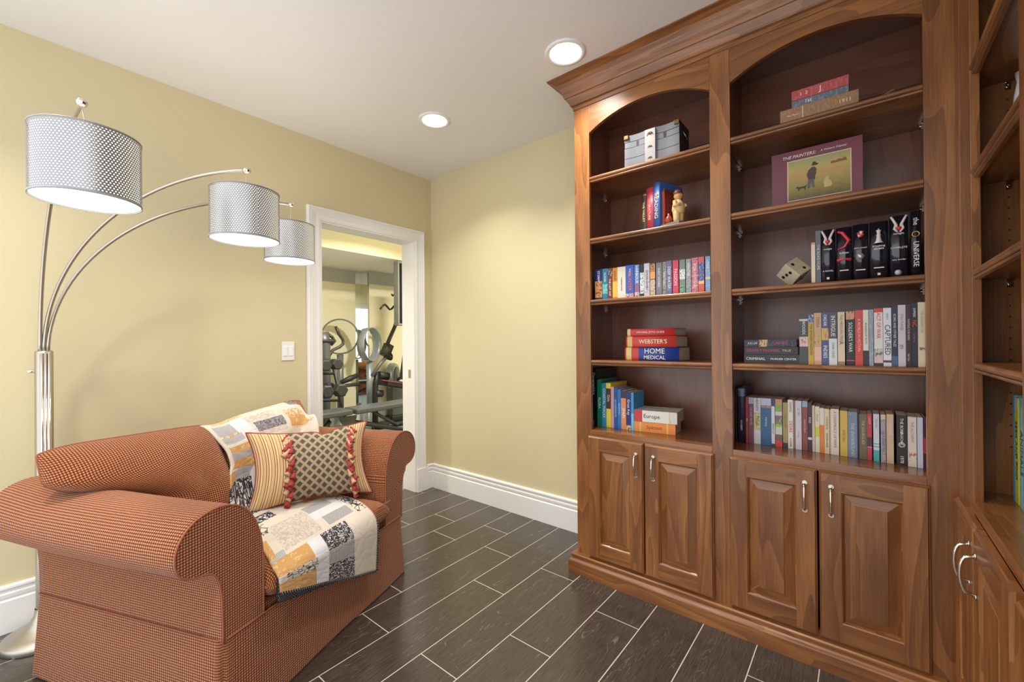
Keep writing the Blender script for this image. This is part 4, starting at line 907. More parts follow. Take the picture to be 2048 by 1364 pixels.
# upholstered body under the cushions
def sbox(u0, u1, v0, v1, z0, z1, name, bev=.012, par=sofa, m=SOFA):
    mb = MB(); T = Matrix.Identity(4)
    for i in range(3): T[i][0], T[i][1], T[i][2], T[i][3] = SU[i], SV[i], (0, 0, 1)[i], SA[i]
    mb.box(u0, u1, v0, v1, z0, z1, T=T); return mb.build(name, m, par, bevel=bev)
sbox(.02, UE-.02, VB+.02, -.02, .27, .325, 'seat_deck')
ARM = crom([(.868, .29), (.868, .42), (.872, .535), (.893, .62), (.937, .687), (.995, .719), (1.055, .723), (1.112, .703), (1.15, .66), (1.160, .61), (1.146, .568), (1.112, .545), (1.075, .538), (1.045, .522), (1.027, .485), (1.019, .42), (1.016, .29)], 4)
def arm(fn, name, dz=0.):
    n = len(ARM); mb = MB()
    per = [0]
    for i in range(n-1): per.append(per[-1]+math.hypot(ARM[i+1][0]-ARM[i][0], ARM[i+1][1]-ARM[i][1]))
    cu = sum(p[0] for p in ARM)/n; cz_ = sum(p[1] for p in ARM)/n
    stops = [(VB+.01, .98), (VB+.04, 1.0)]+[(VB+.04+(-.02-VB-.04)*k/14, 1.0) for k in range(1, 15)]+[(-.008, .995), (-.001, .978)]
    def fs(a, b):
        i = min(int(a*(n-1)+.5), n-1); k = min(int(b*(len(stops)-1)+.5), len(stops)-1)
        v, sc = stops[k]; u, z = ARM[i]; back = (-v/.92)
        zz = cz_+(z-cz_)*sc
        if z > .53: zz += .012*math.sin(back*PI)*-.5+dz+.018*max(0, back-.75)*4*(z-.53)/.19
        return (S(fn(cu+(u-cu)*sc), v, zz), (v, per[i]))
    mb.grid(fs, n-1, len(stops)-1)
    b = len(mb.v)
    for vv, sc in ((-.001, .978), (VB+.01, .98)):
        pts = [S(fn(cu+(u-cu)*sc), vv, cz_+(z-cz_)*sc+(dz if z > .53 else 0)) for u, z in ARM]
        # fan with inner offset for the front panel
        mb.quad(pts, [(u, z) for u, z in ARM])
    a = mb.build(name, SOFA, sofa, rem=True)
    m2 = MB(); m2.tube([S(fn(cu+(u-cu)*.985), -.002, cz_+(z-cz_)*.985+(dz if z > .53 else 0)) for u, z in ARM], .0032, 6); m2.build('piping', SOFAP, a)
    return a
arm(lambda u: u, 'rolled_arm'); arm(lambda u: UE-u, 'rolled_arm', .02)
# back frame
BP2 = crom([(-.70, .30), (-.715, .5), (-.735, .64), (-.76, .70), (-.81, .725), (-.86, .715), (-.895, .67), (-.91, .58), (VB, .30)], 4)
mb = MB(); n = len(BP2)
mb.grid(lambda a, b: (S(.06+.90*b, *BP2[min(int(a*(n-1)+.5), n-1)]), (.9*b, a*1.1)), n-1, 12)
for uu in (.06, .96): mb.quad([S(uu, v, z) for v, z in BP2], [(v, z) for v, z in BP2])
mb.build('sofa_back', SOFA, sofa, rem=True)
# seat cushion (superellipse slab)
def slab(u0, u1, v0, v1, z0, z1, name, crown=.02, e=.07):
    mb = MB(); nu, nv = 40, 28
    def side(sgn):
        def f(a, b):
            x = -1+2*a; y = -1+2*b
            ex = 1-abs(x)**14; ey = 1-abs(y)**14
            hx = max(1-abs(x)**12, 0)**.5; hy = max(1-abs(y)**12, 0)**.5
            zc_ = (z0+z1)/2; hh = (z1-z0)/2
            z = zc_+sgn*(hh*min(hx*hy, 1)+crown*(1-x*x)*(1-y*y)*(sgn > 0))
            return (S(u0+(u1-u0)*a, v0+(v1-v0)*b, z), (u0+(u1-u0)*a, (v0+(v1-v0)*b)+(1-hy)*sgn*.06))
        return f
    def warp(f):
        def g(a, b):
            A = .5-.5*math.cos(PI*a); B2 = .5-.5*math.cos(PI*b); A = .5*(a+A); B2 = .5*(b+B2); return f(A, B2)
        return g
    mb.grid(arcgrid(warp(side(1)), nu, nv), nu, nv); mb.grid(arcgrid(warp(side(-1)), nu, nv), nu, nv)
    return mb.build(name, SOFA, sofa, rem=True)
seat = slab(.152, .866, -.70, .032, .325, .448, 'seat_cushion')
m2 = MB(); m2.tube([S(.160+.10*i/8, .031, .437) for i in range(9)], .004, 6); m2.build('piping', SOFAP, seat)
# back cushions
def cushion(uA, uB, zt, z0, vc, th, tilt, lim, name, par):
    """zt(x): top height across the cushion; lim(z)->(umin,umax)"""
    mb = MB(); nu, nv = 40, 32
    def surf(sgn):
        def f(a, b):
            x = math.sin((a-.5)*PI); y = math.sin((b-.5)*PI)
            z1 = zt(x); zc_ = (z0+z1)/2; hz = (z1-z0)/2
            t = th*max((1-abs(x)**3.4)*(1-abs(y)**3.0), 0)**.5
            z = zc_+hz*y; lo, hi = lim(z); u = lo+(hi-lo)*(x+1)/2
            v = vc-tilt*(z-.66)+sgn*t*(1.0 if sgn > 0 else .5)+.006*math.sin(x*7+y*5)*(1-x*x)*(1-y*y)
            return (S(u, v, z), (u+.03*y, z+.02*x))
        return f
    mb.grid(arcgrid(surf(1), nu, nv), nu, nv); mb.grid(arcgrid(surf(-1), nu, nv), nu, nv)
    c = mb.build(name, SOFA, par, rem=True)
    f = surf(1); ring = [f(0, i/24)[0] for i in range(25)]+[f(i/24, 1)[0] for i in range(1, 25)]+[f(1, 1-i/24)[0] for i in range(1, 25)]+[f(1-i/24, 0)[0] for i in range(1, 25)]
    m2 = MB(); m2.tube(ring, .0032, 6, cap=False); m2.build('piping', SOFAP, c)
    return c
def sstep(a, b, x): t = min(max((x-a)/(b-a), 0), 1); return t*t*(3-2*t)
near_c = cushion(.50, 1.12, lambda x: .866+.010*x-.016*abs(x)**7, .445, -.615, .13, .32, lambda z: (.535, .865+.265*sstep(.62, .77, z)-.02*sstep(.85, .88, z)), 'back_cushion', sofa)
far_c = cushion(-.05, .55, lambda x: .878-.028*x-.02*abs(x)**5, .445, -.615, .115, .32, lambda z: (.155-.165*sstep(.66, .80, z), .55), 'back_cushion', sofa)
# ------------------------------------------------------------------ quilt draped over the far cushion, the seat and the front
bpy.context.view_layer.update()
def bvh_of(objs):
    V, F = [], []
    for o in objs:
        b = len(V); mw = o.matrix_world
        V += [mw @ v.co for v in o.data.vertices]; F += [[b+i for i in p.vertices] for p in o.data.polygons]
    return BVHTree.FromPolygons(V, F)
bt = bvh_of([far_c, near_c, seat, skirt]); btf = bvh_of([far_c]); btn = bvh_of([near_c])
def lerp_tab(tab, s):
    for (s0, a0), (s1, a1) in zip(tab, tab[1:]):
        if s <= s1: return a0+(a1-a0)*(s-s0)/(s1-s0)
    return tab[-1][1]
NS, NT = 96, 56
U_L = [(0, .60), (.10, .585), (.2, .56), (.34, .56), (.40, .60), (.48, .64), (.60, .73), (.74, .86), (1, .855)]      # near-arm edge
U_R = [(0, .04), (.14, .045), (.40, .17), (.48, .19), (.60, .215), (.72, .295), (1, .31)]    # far-arm edge
def quilt_pt(s, t):
    u = lerp_tab(U_L, s)*(1-t)+lerp_tab(U_R, s)*t
    if s < .44:
        ph = math.radians(118-146*(s/.44)); vc, zc_ = -.62, .665
        d = (SV*math.cos(ph)+Vector((0, 0, math.sin(ph)))); uc = min(max(u, .03), .50); o = S(uc, vc, zc_)+d*.5
        h = btf.ray_cast(o, -d)
        if h[0] is None: p = S(u, vc, zc_)+d*.2
        else:
            l = (h[0]-S(uc, vc, zc_)).length; h2 = btn.ray_cast(S(u, vc, zc_)+d*.5, -d) if u > .52 else (None,)
            if h2[0] is not None: l = max(l, min((h2[0]-S(u, vc, zc_)).length, l+.04))
            p = S(u, vc, zc_)+d*(l+.010)
        return p
    if s < .72:
        v = -.46+(.47)*(s-.44)/.28; h = bt.ray_cast(S(u, v, 1.2), Vector((0, 0, -1)))
        z = h[0].z if h[0] is not None else .45
        return S(u, v, min(z, .60)+.009)
    k = (s-.72)/.28
    zb = .168*t+.372*(1-t); ztop = .445
    z = ztop+(zb-ztop)*k
    v = .030+.028*min(1, k*4)+.004*math.sin(t*11)*k
    return S(u, v, z)
G = [[quilt_pt(i/NS, j/NT) for j in range(NT+1)] for i in range(NS+1)]
for it in range(10):
    G2 = [[p.copy() for p in r] for r in G]
    for i in range(1, NS):
        for j in range(NT+1):
            q = (G[i-1][j]+G[i+1][j])/2
            if 0 < j < NT: q = (q*2+G[i][j-1]+G[i][j+1])/4
            G2[i][j] = G[i][j]*.5+q*.5
    G = G2
def quilt_mat(name, c1, c2=None, kind=None, sc=60, th=.5):
    n = N(name); uv = uvnode(n)
    vo = n.a('TexVoronoi', Vector=n.vec(uv, (15, 15, 1)), Scale=1.0, _feature='DISTANCE_TO_EDGE'); hgt = n.math('POWER', vo.outputs[0], .5)
    col = lin(c1)
    if kind == 'print':
        nz = n.noise(n.vec(uv, (sc, sc, 1)), 1.0, 2, .5, 1.5); col = n.mix(n.ramp(nz, [(th-.02, (0, 0, 0)), (th+.02, (1, 1, 1))]), lin(c1), lin(c2))
    elif kind == 'tooth':
        s = n.a('SeparateXYZ', Vector=uv); f = 2*PI/.0085
        a = n.math('SINE', n.math('MULTIPLY', n.math('ADD', s.outputs[0], s.outputs[1]), f)); b2 = n.math('SINE', n.math('MULTIPLY', n.math('SUBTRACT', s.outputs[0], s.outputs[1]), f))
        col = n.mix(n.ramp(n.math('MULTIPLY_ADD', n.math('MULTIPLY', a, b2), .5, .5), [(.45, (0, 0, 0)), (.55, (1, 1, 1))]), lin(c1), lin(c2))
    elif kind == 'line':
        v2 = n.a('TexVoronoi', Vector=n.vec(uv, (42, 42, 1)), Scale=1.0, _feature='DISTANCE_TO_EDGE'); col = n.mix(n.ramp(v2.outputs[0], [(.03, (1, 1, 1)), (.09, (0, 0, 0))]), lin(c1), lin(c2))
    return n.bsdf(col, .85, bump=hgt, bs=.45, bd=.006, Specular__IOR__Level=.15)
QM = [quilt_mat('quilt_cream', (206, 195, 180)), quilt_mat('quilt_white', (208, 205, 206)), quilt_mat('quilt_gold', (190, 146, 92), (206, 172, 124), 'print', 40, .6), quilt_mat('quilt_black_print', (58, 54, 56), (206, 202, 200), 'print', 85, .56),
      quilt_mat('quilt_houndstooth', (44, 42, 46), (214, 210, 208), 'tooth'), quilt_mat('quilt_taupe', (184, 170, 158), (204, 192, 180), 'print', 70, .5), quilt_mat('quilt_floral', (206, 196, 180), (62, 56, 54), 'line'),
      quilt_mat('quilt_gold_print', (186, 142, 84), (212, 196, 170), 'print', 90, .5), quilt_mat('quilt_blue_check', (70, 78, 100), (220, 214, 206), 'tooth'), quilt_mat('quilt_peach', (206, 162, 118), (214, 184, 150), 'print', 60, .5), quilt_mat('quilt_grey_print', (92, 88, 92), (150, 146, 146), 'print', 110, .5)]
PATCH = [  # t0,t1,s0,s1,mat
 (.08, .36, 0, .065, 9), (.45, .80, .02, .05, 5), (.86, 1, .03, .075, 10), (.03, .19, .07, .12, 8), (.03, .2, .12, .14, 7), (.03, .22, .14, .18, 8), (.19, .33, .065, .19, 1), (.33, .62, .075, .115, 5), (.36, .68, .115, .165, 10), (.36, .68, .165, .2, 5),
 (.72, .94, .095, .13, 7), (.74, .97, .13, .185, 2), (.76, 1, .185, .2, 7), (.04, .42, .2, .245, 2), (.04, .42, .245, .305, 4), (.04, .42, .305, .36, 2), (0, .1, .37, .42, 2), (.1, .26, .365, .42, 4), (0, .28, .42, .475, 3), (.28, .55, .37, .49, 1), (.42, .6, .40, .46, 6),
 (.02, .30, .50, .545, 3), (.0, .14, .555, .60, 6), (.60, .88, .475, .505, 2), (.62, .9, .525, .555, 2), (.50, .78, .575, .615, 4), (.56, .84, .655, .70, 4), (.86, .97, .555, .61, 6), (.88, .99, .61, .655, 3), (.88, .99, .655, .71, 6), (.12, .48, .585, .70, 5), (0, .06, .62, .70, 2),
 (0, .30, .705, .79, 2), (0, .13, .685, .705, 8), (.06, .22, .79, .87, 6), (.20, .33, .79, .87, 6), (.0, .31, .87, 1, 2), (.30, .43, .705, 1, 1), (.43, .69, .71, .79, 3), (.43, .69, .79, .89, 4), (.43, .69, .89, 1, 3), (.69, 1, .71, 1, 0), (.88, 1, .475, .55, 0), (.0, .3, .545, .58, 0), (.45, .86, .615, .655, 1)]
def pat(a, b):
    for t0, t1, s0, s1, m in PATCH:
        if t0 <= b < t1 and s0 <= a < s1: return m
    return 0
mb = MB()
def gq(a, b):
    i, j = int(a*NS+.5), int(b*NT+.5); return (G[i][j], (1.28*a, .52*b))
mb.grid(gq, NS, NT, mfn=pat)
quilt = mb.build('quilt', QM)
so = quilt.modifiers.new('thick', 'SOLIDIFY'); so.thickness = .007; so.offset = -1
def make_dots():
    n = N('black_dotted_binding'); uv = uvnode(n); s = n.a('SeparateXYZ', Vector=uv)
    a = n.math('SINE', n.math('MULTIPLY', s.outputs[0], 2*PI/.011)); b2 = n.math('SINE', n.math('MULTIPLY', s.outputs[1], 2*PI/.011))
    return n.bsdf(n.mix(n.math('GREATER_THAN', n.math('MULTIPLY', a, b2), .72), lin((30, 28, 32)), lin((200, 196, 190))), .85)
BND = make_dots()
tag(quilt, 'cream, gold and black patchwork quilt draped over the loveseat back and seat front', 'quilt')
mb = MB(); mb.tube([G[NS][j]+Vector((0, 0, -.002))+SV*-.002 for j in range(NT+1)], .006, 8); mb.tube([G[i][NT]+SU*-.002 for i in range(NS-22, NS+1)], .0045, 6); mb.build('binding', BND, quilt)
mb = MB(); e0 = G[NS]
def lay(a, b):
    j = min(int((0+.62*a)*NT), NT); p = e0[j]-SV*.012
    return (p+Vector((0, 0, .05-(.088-.028*a)*b)), (.5*a, .08*b))
mb.grid(lay, 30, 4); lo = mb.build('folded_backing', BND, quilt); sm = lo.modifiers.new('thick', 'SOLIDIFY'); sm.thickness = .008
# ------------------------------------------------------------------ tasselled throw pillow
PBL, PBR = S(.545, -.425, .478), S(.165, -.095, .478)
pex = (PBR-PBL); PWd = pex.length; pex.normalize()
pbk_ = Vector((0, 0, 1)).cross(pex); pfront = -pbk_ if (-pbk_).dot(CAM-PBL) > 0 else pbk_
pez = (Vector((0, 0, .315))-pfront*.10).normalized(); PHt = .335; pn = pex.cross(pez); pn = pn if pn.dot(CAM-PBL) > 0 else -pn
pc = (PBL+PBR)/2+pez*(PHt/2)
def stripe_mat():
    n = N('striped_pillow_cloth'); uv = uvnode(n); s = n.a('SeparateXYZ', Vector=uv)
    f = n.math('FRACT', n.math('MULTIPLY', s.outputs[0], 1/.036))
    r = n.ramp(f, [(0, lin((206, 170, 118))), (.16, lin((206, 170, 118))), (.18, lin((92, 52, 34))), (.24, lin((92, 52, 34))), (.26, lin((226, 200, 150))), (.44, lin((196, 146, 92))), (.46, lin((132, 66, 44))), (.52, lin((132, 66, 44))), (.54, lin((216, 184, 132))), (.74, lin((222, 194, 146))), (.76, lin((110, 72, 44))), (.80, lin((110, 72, 44))), (.82, lin((206, 168, 112))), (1, lin((206, 170, 118)))])
    return n.bsdf(r, .8, Sheen__Weight=.2)
def lattice_mat():
    n = N('lattice_pillow_cloth'); uv = uvnode(n); s = n.a('SeparateXYZ', Vector=uv); p = .043
    def ln(op):
        q = n.math('FRACT', n.math('DIVIDE', n.math(op, s.outputs[0], n.math('MULTIPLY', s.outputs[1], .92)), p)); return n.math('ABSOLUTE', n.math('SUBTRACT', q, .5))
    d = n.math('MAXIMUM', ln('ADD'), ln('SUBTRACT'))
    m = n.ramp(d, [(.30, (0, 0, 0)), (.335, (1, 1, 1))])
    th_ = n.noise(n.vec(uv, (300, 300, 1)), 1.0, 2)
    c = n.mix(m, lin((74, 66, 54)), n.mix(th_, lin((136, 114, 84)), lin((184, 162, 126))))
    return n.bsdf(c, .75, bump=d, bs=.4, bd=.003)
TP = thing('throw_pillow', 'striped throw pillow with a brown diamond lattice centre and red and tan tassels', 'pillow', pc-pez*(PHt/2))
XA, XB = -.37, .65
def pil(x, y, sgn, th=.082, k=.15):
    X = x*(1-k*(1-y*y)); Y = y*(1-k*1.1*(1-x*x))
    notch = -.10*math.exp(-((x-.25)/.14)**2)*max(y, 0)**4
    t = th*max((1-abs(x)**2.2)*(1-abs(y)**2.2), 0)**.5
    return pc+pex*(X*PWd/2*1.08)+pez*((Y+notch)*PHt/2*1.08)+pn*(sgn*t)
mb = MB()
for sgn in (1, -1):
    mb.grid(lambda a, b, sgn=sgn: (pil(math.sin((a-.5)*PI), math.sin((b-.5)*PI), sgn), (math.sin((a-.5)*PI)*PWd/2, math.sin((b-.5)*PI)*PHt/2)), 56, 36, mfn=lambda a, b, sgn=sgn: 1 if (sgn > 0 and XA < math.sin((a-.5)*PI) < XB) else 0)
mb.build('pillow_cover', [stripe_mat(), lattice_mat()], TP, rem=True)
ring = [(-1, -1+2*i/30) for i in range(30)]+[(-1+2*i/40, 1) for i in range(40)]+[(1, 1-2*i/30) for i in range(30)]+[(1-2*i/40, -1) for i in range(41)]
mb = MB(); mb.tube([pil(x, y, 0) for x, y in ring], .005, 6, cap=False); mb.build('cord_piping', plain('rust_cord', (140, 62, 40), .8), TP)
TR_, TT_ = plain('tassel_red', (158, 54, 48), .8), plain('tassel_tan', (196, 160, 120), .8)
rt = random.Random(3)
for side, xx in ((-1, XA), (1, XB)):
    for i in range(22):
        y = .95-1.90*i/21; m = (TR_, TT_)[(i+(side > 0)) % 2] if i % 3 else TR_
        p0 = pil(xx+.035*rt.uniform(-1, 1), y, 1)+pn*.004
        dirv = (pex*(side*rt.uniform(.15, .75))-pez*rt.uniform(.6, 1.0)+pn*rt.uniform(.1, .3)).normalized()
        q = dirv.to_track_quat('Z', 'Y').to_matrix(); L = rt.uniform(.036, .048)
        mb = MB(); mb.lathe([(.0005, 0), (.006, .002), (.007, .007), (.0045, .012), (.0075, .015), (.0115, L*.75), (.014, L), (.0005, L-.003)], p0, 10, R=q); mb.build('tassel', m, TP)
# ================================================================== ARC FLOOR LAMP
LP = Vector((.176, -2.2385, 0))
lamp = thing('arc_floor_lamp', 'brushed nickel arc floor lamp with three perforated silver drum shades behind the loveseat', 'floor lamp', LP)
mb = MB(); mb.lathe([(.0005, 0), (.128, 0), (.13, .004), (.13, .022), (.126, .028), (.10, .040), (.07, .056), (.045, .078), (.034, .10), (.030, .13)], LP, 48); mb.build('lamp_base', STEEL, lamp)
mb = MB(); mb.lathe([(.0275, .12), (.0275, 1.0), (.0275, 1.196), (.024, 1.2), (.0005, 1.2)], LP, 28)
toc = Vector((CAM.x-LP.x, CAM.y-LP.y, 0)).normalized(); side = Vector((-toc.y, toc.x, 0))
pole = mb.build('pole', STEEL, lamp)
mb = MB()
for k in (-1, 0, 1):
    b0 = LP+toc*.0255+side*(k*.0105+.004); mb.tube([b0+Vector((0, 0, .13)), b0+Vector((0, 0, 1.19))], .0058, 10)
mb.build('fluted_rods', CHROME, pole)
mb = MB(); b0 = LP-side*.0275*-1+toc*.0; kd = side if False else -side
mb.tube([LP+side*-.027+Vector((0, 0, 1.115)), LP+side*-.046+Vector((0, 0, 1.115))], .007, 12); mb.build('switch_knob', CHROME, pole)
RIMM = plain('shade_rim_grey', (150, 150, 150), .5)
SHD = [((1.012, -2.190, 1.659), (1.003, -2.192, 1.957)), ((.860, -1.708, 1.651), (.862, -1.712, 1.940)), ((.396, -1.331, 1.676), (.397, -1.345, 1.990))]
for k, (sc_, tip) in enumerate(SHD):
    sc_, tip = Vector(sc_), Vector(tip); d = Vector((tip.x-LP.x, tip.y-LP.y, 0)); R_ = d.length; d.normalize()
    st = LP+side*((k-1)*-.011)*-1+Vector((0, 0, 1.19)); pts = []
    for i in range(33):
        a = PI/2*i/32; pts.append(st+d*(R_*(1-math.cos(a)))+Vector((0, 0, (tip.z-1.19)*math.sin(a))))
    pts.append(pts[-1]+d*.01)
    a_ = MB().tube(pts, .0068, 10).build('arc_arm', STEEL, lamp)
    e = pts[-1]; q = d.to_track_quat('Z', 'Y').to_matrix(); mb = MB(); mb.lathe([(.0005, -.014), (.010, -.012), (.0135, -.004), (.0135, .004), (.010, .012), (.0005, .014)], e, 16, R=q); mb.build('arm_cap', CHROME, a_)
    r = .1255; hs = .200; ztp = sc_.z+hs
    mb = MB(); mb.lathe([(r, 0), (r, hs)], sc_, 72); sh = mb.build('lamp_shade', SHADE, lamp)
    for zz in (0, hs): MB().lathe([(r-.0015, -.001), (r+.001, -.001), (r+.001, .005 if zz == 0 else .002), (r-.0015, .005 if zz == 0 else .002), (r-.0015, -.001)], sc_+Vector((0, 0, zz)), 72).build('shade_rim', RIMM, sh)
    MB().lathe([(r-.006, .004), (r-.006, hs-.004)], sc_, 64).build('shade_liner', LINER, sh)
    MB().lathe([(r-.0035, .003), (.0005, .003)], sc_, 64).build('diffuser', GLOW, sh)
    bl = bpy.data.lights.new('bulb', 'POINT'); bl.energy = 1.6; bl.color = (1, .93, .84); bl.shadow_soft_size = .03
    bo = bpy.data.objects.new('bulb', bl); C.objects.link(bo); bo.location = (sc_.x, sc_.y, sc_.z+.10); adopt(bo, sh)
    mb = MB(); c0 = Vector((sc_.x, sc_.y, ztp-.004))
    for j in range(3):
        t = 2*PI*j/3; mb.tube([c0, c0+Vector((math.cos(t), math.sin(t), 0))*(r-.001)], .0018, 6)
    mb.lathe([(.0005, .008), (.014, .006), (.016, -.01), (.0005, -.012)], c0, 14); mb.build('shade_spider', STEEL, sh)
    mb = MB(); mb.tube([e-Vector((0, 0, .012)), (sc_.x, sc_.y, ztp+.004)], .0016, 6); mb.build('suspension_wire', plain('clear_cord', (196, 190, 176), .4), sh)
# ================================================================== GYM beyond the doorway
CREAM = make_wall('cream_gym_paint', (238, 230, 196))
GFL = make_wall('grey_rubber_floor', (96, 108, 112), .2, 200)
struct(MB().box(-3.3, -.14, -2.1, 4.1, -.1, 0), 'floor_gym', GFL)
struct(MB().box(-3.3, -.14, -2.1, 4.1, H, H+.1), 'ceiling_gym', CEIL)
mb = MB(); mb.box(-3.3, -3.2, -2.1, 1.29, 0, H); mb.box(-3.3, -3.0, 1.29, 4.1, 0, H); struct(mb, 'wall_gym_far', CREAM)
struct(MB().box(-3.2, -.14, -2.12, -2.0, 0, H), 'wall_gym_left', CREAM); struct(MB().box(-3.0, -.14, 4.0, 4.12, 0, H), 'wall_gym_right', CREAM)
struct(MB().box(-.1405, -.1395, -2.0, oy0-.09, 0, H).box(-.1405, -.1395, oy1+.09, 4.0, 0, H).box(-.1405, -.1395, oy0-.09, oy1+.09, oz+.09, H), 'wall_gym_near', CREAM)
mb = MB(); mb.box(-3.2, -1.96, -2.0, 4.0, 2.335, H-.001); sf = struct(mb, 'soffit_gym', [CREAM])
mb = MB(); mb.box(-3.2, -1.961, -2.0, 4.0, 2.333, 2.3345); struct(mb, 'trim_soffit', CEIL)
struct(MB().prism(BBP, lambda a, b, d: (-3.2+a, d, b), -2.0, 1.272), 'baseboard_gym_left', WHITE); struct(MB().prism(BBP, lambda a, b, d: (-3.0+a, d, b), 1.27, 4.0), 'baseboard_gym_right', WHITE)
struct(MB().prism(BBP, lambda a, b, d: (d, 1.29-a, b), -3.2, -3.0+.018), 'baseboard_gym_jog', WHITE)
def mirror(lab, *b): tag(MB().box(*b).build('wall_mirror', MIRROR, loc=((b[0]+b[1])/2, (b[2]+b[3])/2, .2)), lab, 'mirror', 'gym mirrors')
mirror('narrow mirror strip on the gym wall left of the corner', -3.1995, -3.194, 1.178, 1.283, .205, 2.331)
mirror('narrow mirror panel on the short return at the gym wall corner', -3.193, -2.9985, 1.2840, 1.2895, .205, 2.331)
WBAND = plain('grey_wall_band', (176, 174, 166), .6)  # plain grey band along the gym wall tops, just below the soffit
struct(MB().box(-3.1995, -3.19, -1.99, 1.177, 2.13, 2.332), 'band_gym_left', WBAND); struct(MB().box(-2.9995, -2.99, 1.291, 3.99, 2.13, 2.332), 'band_gym_right', WBAND)
def G_(px, py, x): return onx(px, py, x)
# bench
def ptube(pts, r, name, m, par, n=10): return MB().tube(pts, r, n).build(name, m, par)
bx = -1.62
bn = thing('weight_bench', 'adjustable dark padded weight bench just inside the gym doorway', 'bench', Vector((bx, .4, 0)))
def pad(p0, p1, w, th, name, par, m=DARK):
    p0, p1 = Vector(p0), Vector(p1); ax = (p1-p0); L = ax.length; ax.normalize(); sd = Vector((1, 0, 0)); sd = (sd-ax*sd.dot(ax)).normalized(); up = ax.cross(sd)
    T = Matrix.Identity(4)
    for i in range(3): T[i][0], T[i][1], T[i][2], T[i][3] = ax[i], sd[i], up[i], p0[i]
    return MB().box(0, L, -w/2, w/2, -th/2, th/2, T=T).build(name, m, par, bevel=.015)
PAD = plain('dark_vinyl_pad', (74, 74, 70), .35)
pad(G_(588, 838, bx), G_(694, 822, bx), .27, .06, 'seat_pad', bn, PAD); pad(G_(700, 822, bx), G_(835, 801, bx), .27, .06, 'back_pad', bn, PAD)
c = G_(686, 834, bx); mb = MB(); mb.prism([(.10*math.cos(PI+PI*i/16), .11*math.sin(PI+PI*i/16)) for i in range(17)], lambda a, b2, d: (d, c.y+a, c.z+b2+.02), bx+.10, bx+.115); mb.build('adjuster_plate', OLIVE, bn)
ptube([G_(690, 842, bx), G_(760, 851, bx), G_(822, 862, bx)], .028, 'frame_tube', OLIVE, bn); ptube([G_(742, 821, bx), G_(795, 851, bx)], .02, 'support_strut', OLIVE, bn); ptube([G_(660, 842, bx), G_(640, 866, bx)], .025, 'frame_tube', OLIVE, bn); ptube([G_(822, 862, bx), Vector((bx, G_(822, 862, bx).y, .02))], .025, 'leg', OLIVE, bn); ptube([G_(640, 866, bx), Vector((bx, G_(640, 866, bx).y, .02))], .025, 'leg', OLIVE, bn)
for yy in (G_(822, 862, bx).y, G_(640, 866, bx).y): ptube([(bx-.25, yy, .024), (bx+.25, yy, .024)], .024, 'foot', OLIVE, bn)
# dumbbell rack with four dumbbells
rx = -2.15
rk = thing('dumbbell_rack', 'black upright A-frame dumbbell rack at the left of the gym doorway view', 'rack', Vector((rx, .1, 0)))
ra, rb = G_(667, 735, rx), G_(683, 812, rx); la, lb = G_(639, 735, rx), G_(621, 812, rx)
ptube([ra, rb, rb+(rb-ra)*.55*(rb.z/(ra.z-rb.z))/.55 if False else Vector((rx, rb.y+.1, .01))], .018, 'leg', BLACK, rk); ptube([la, lb, Vector((rx, lb.y-.1, .01))], .018, 'leg', BLACK, rk)
for py, a_, b_ in ((747, 636, 672), (801, 626, 682)): ptube([G_(a_, py, rx), G_(b_, py, rx)], .016, 'cross_bar', BLACK, rk)
ptube([(rx-.2, rb.y+.1, .02), (rx+.2, rb.y+.1, .02)], .018, 'foot', BLACK, rk); ptube([(rx-.2, lb.y-.1, .02), (rx+.2, lb.y-.1, .02)], .018, 'foot', BLACK, rk)
def dumbbell(px, py, r, lab):
    c = G_(px, py, rx+.13); t = thing('dumbbell', lab, 'dumbbell', c-Vector((0, 0, r)), 'hex dumbbells on the gym rack')
    MB().tube([(c.x-.20, c.y, c.z), (c.x, c.y, c.z)], .014, 10).build('grip', GREYM, t)
    for x0, x1 in ((c.x-.30, c.x-.18), (c.x-.02, c.x+.09)):
        mb = MB(); mb.lathe([(.0005, 0), (r*.8, 0), (r, .012), (r, x1-x0-.012), (r*.8, x1-x0), (.0005, x1-x0)], (x0, c.y, c.z), 6, ax='x', sm=False); mb.build('hex_head', DARK, t)
dumbbell(646, 731, .072, 'black hex dumbbell on the upper tier of the rack, left one'); dumbbell(669, 728, .070, 'black hex dumbbell on the upper tier of the rack, right one'); dumbbell(649, 783, .082, 'black hex dumbbell on the lower tier of the rack, left one'); dumbbell(677, 780, .082, 'black hex dumbbell on the lower tier of the rack, right one')
# elliptical trainer
ex_ = -2.52
el = thing('elliptical_trainer', 'grey elliptical trainer behind the dumbbell rack with curved handlebars', 'exercise machine', Vector((ex_, .2, 0)))
ptube([Vector((ex_, G_(648, 760, ex_).y, .02)), G_(650, 720, ex_), G_(647, 690, ex_), G_(640, 668, ex_)], [.07, .07, .085, .11], 'mast', GREYM, el, 12)
mb = MB(); a_, b_ = G_(636, 664, ex_), G_(662, 686, ex_); mb.box(ex_-.10, ex_+.10, a_.y, b_.y, b_.z, b_.z+.05); mb.build('console', DARK, el, bevel=.02)
ptube([G_(671, 653, ex_), G_(678, 668, ex_), G_(686, 680, ex_), G_(686, 688, ex_), G_(679, 694, ex_), G_(666, 700, ex_), G_(660, 709, ex_), Vector((ex_, G_(654, 712, ex_).y, G_(654, 712, ex_).z))], .02, 'handlebar', OLIVE, el); ptube([G_(656, 668, ex_), G_(664, 674, ex_), G_(670, 682, ex_), G_(662, 690, ex_)], .02, 'handlebar', OLIVE, el)
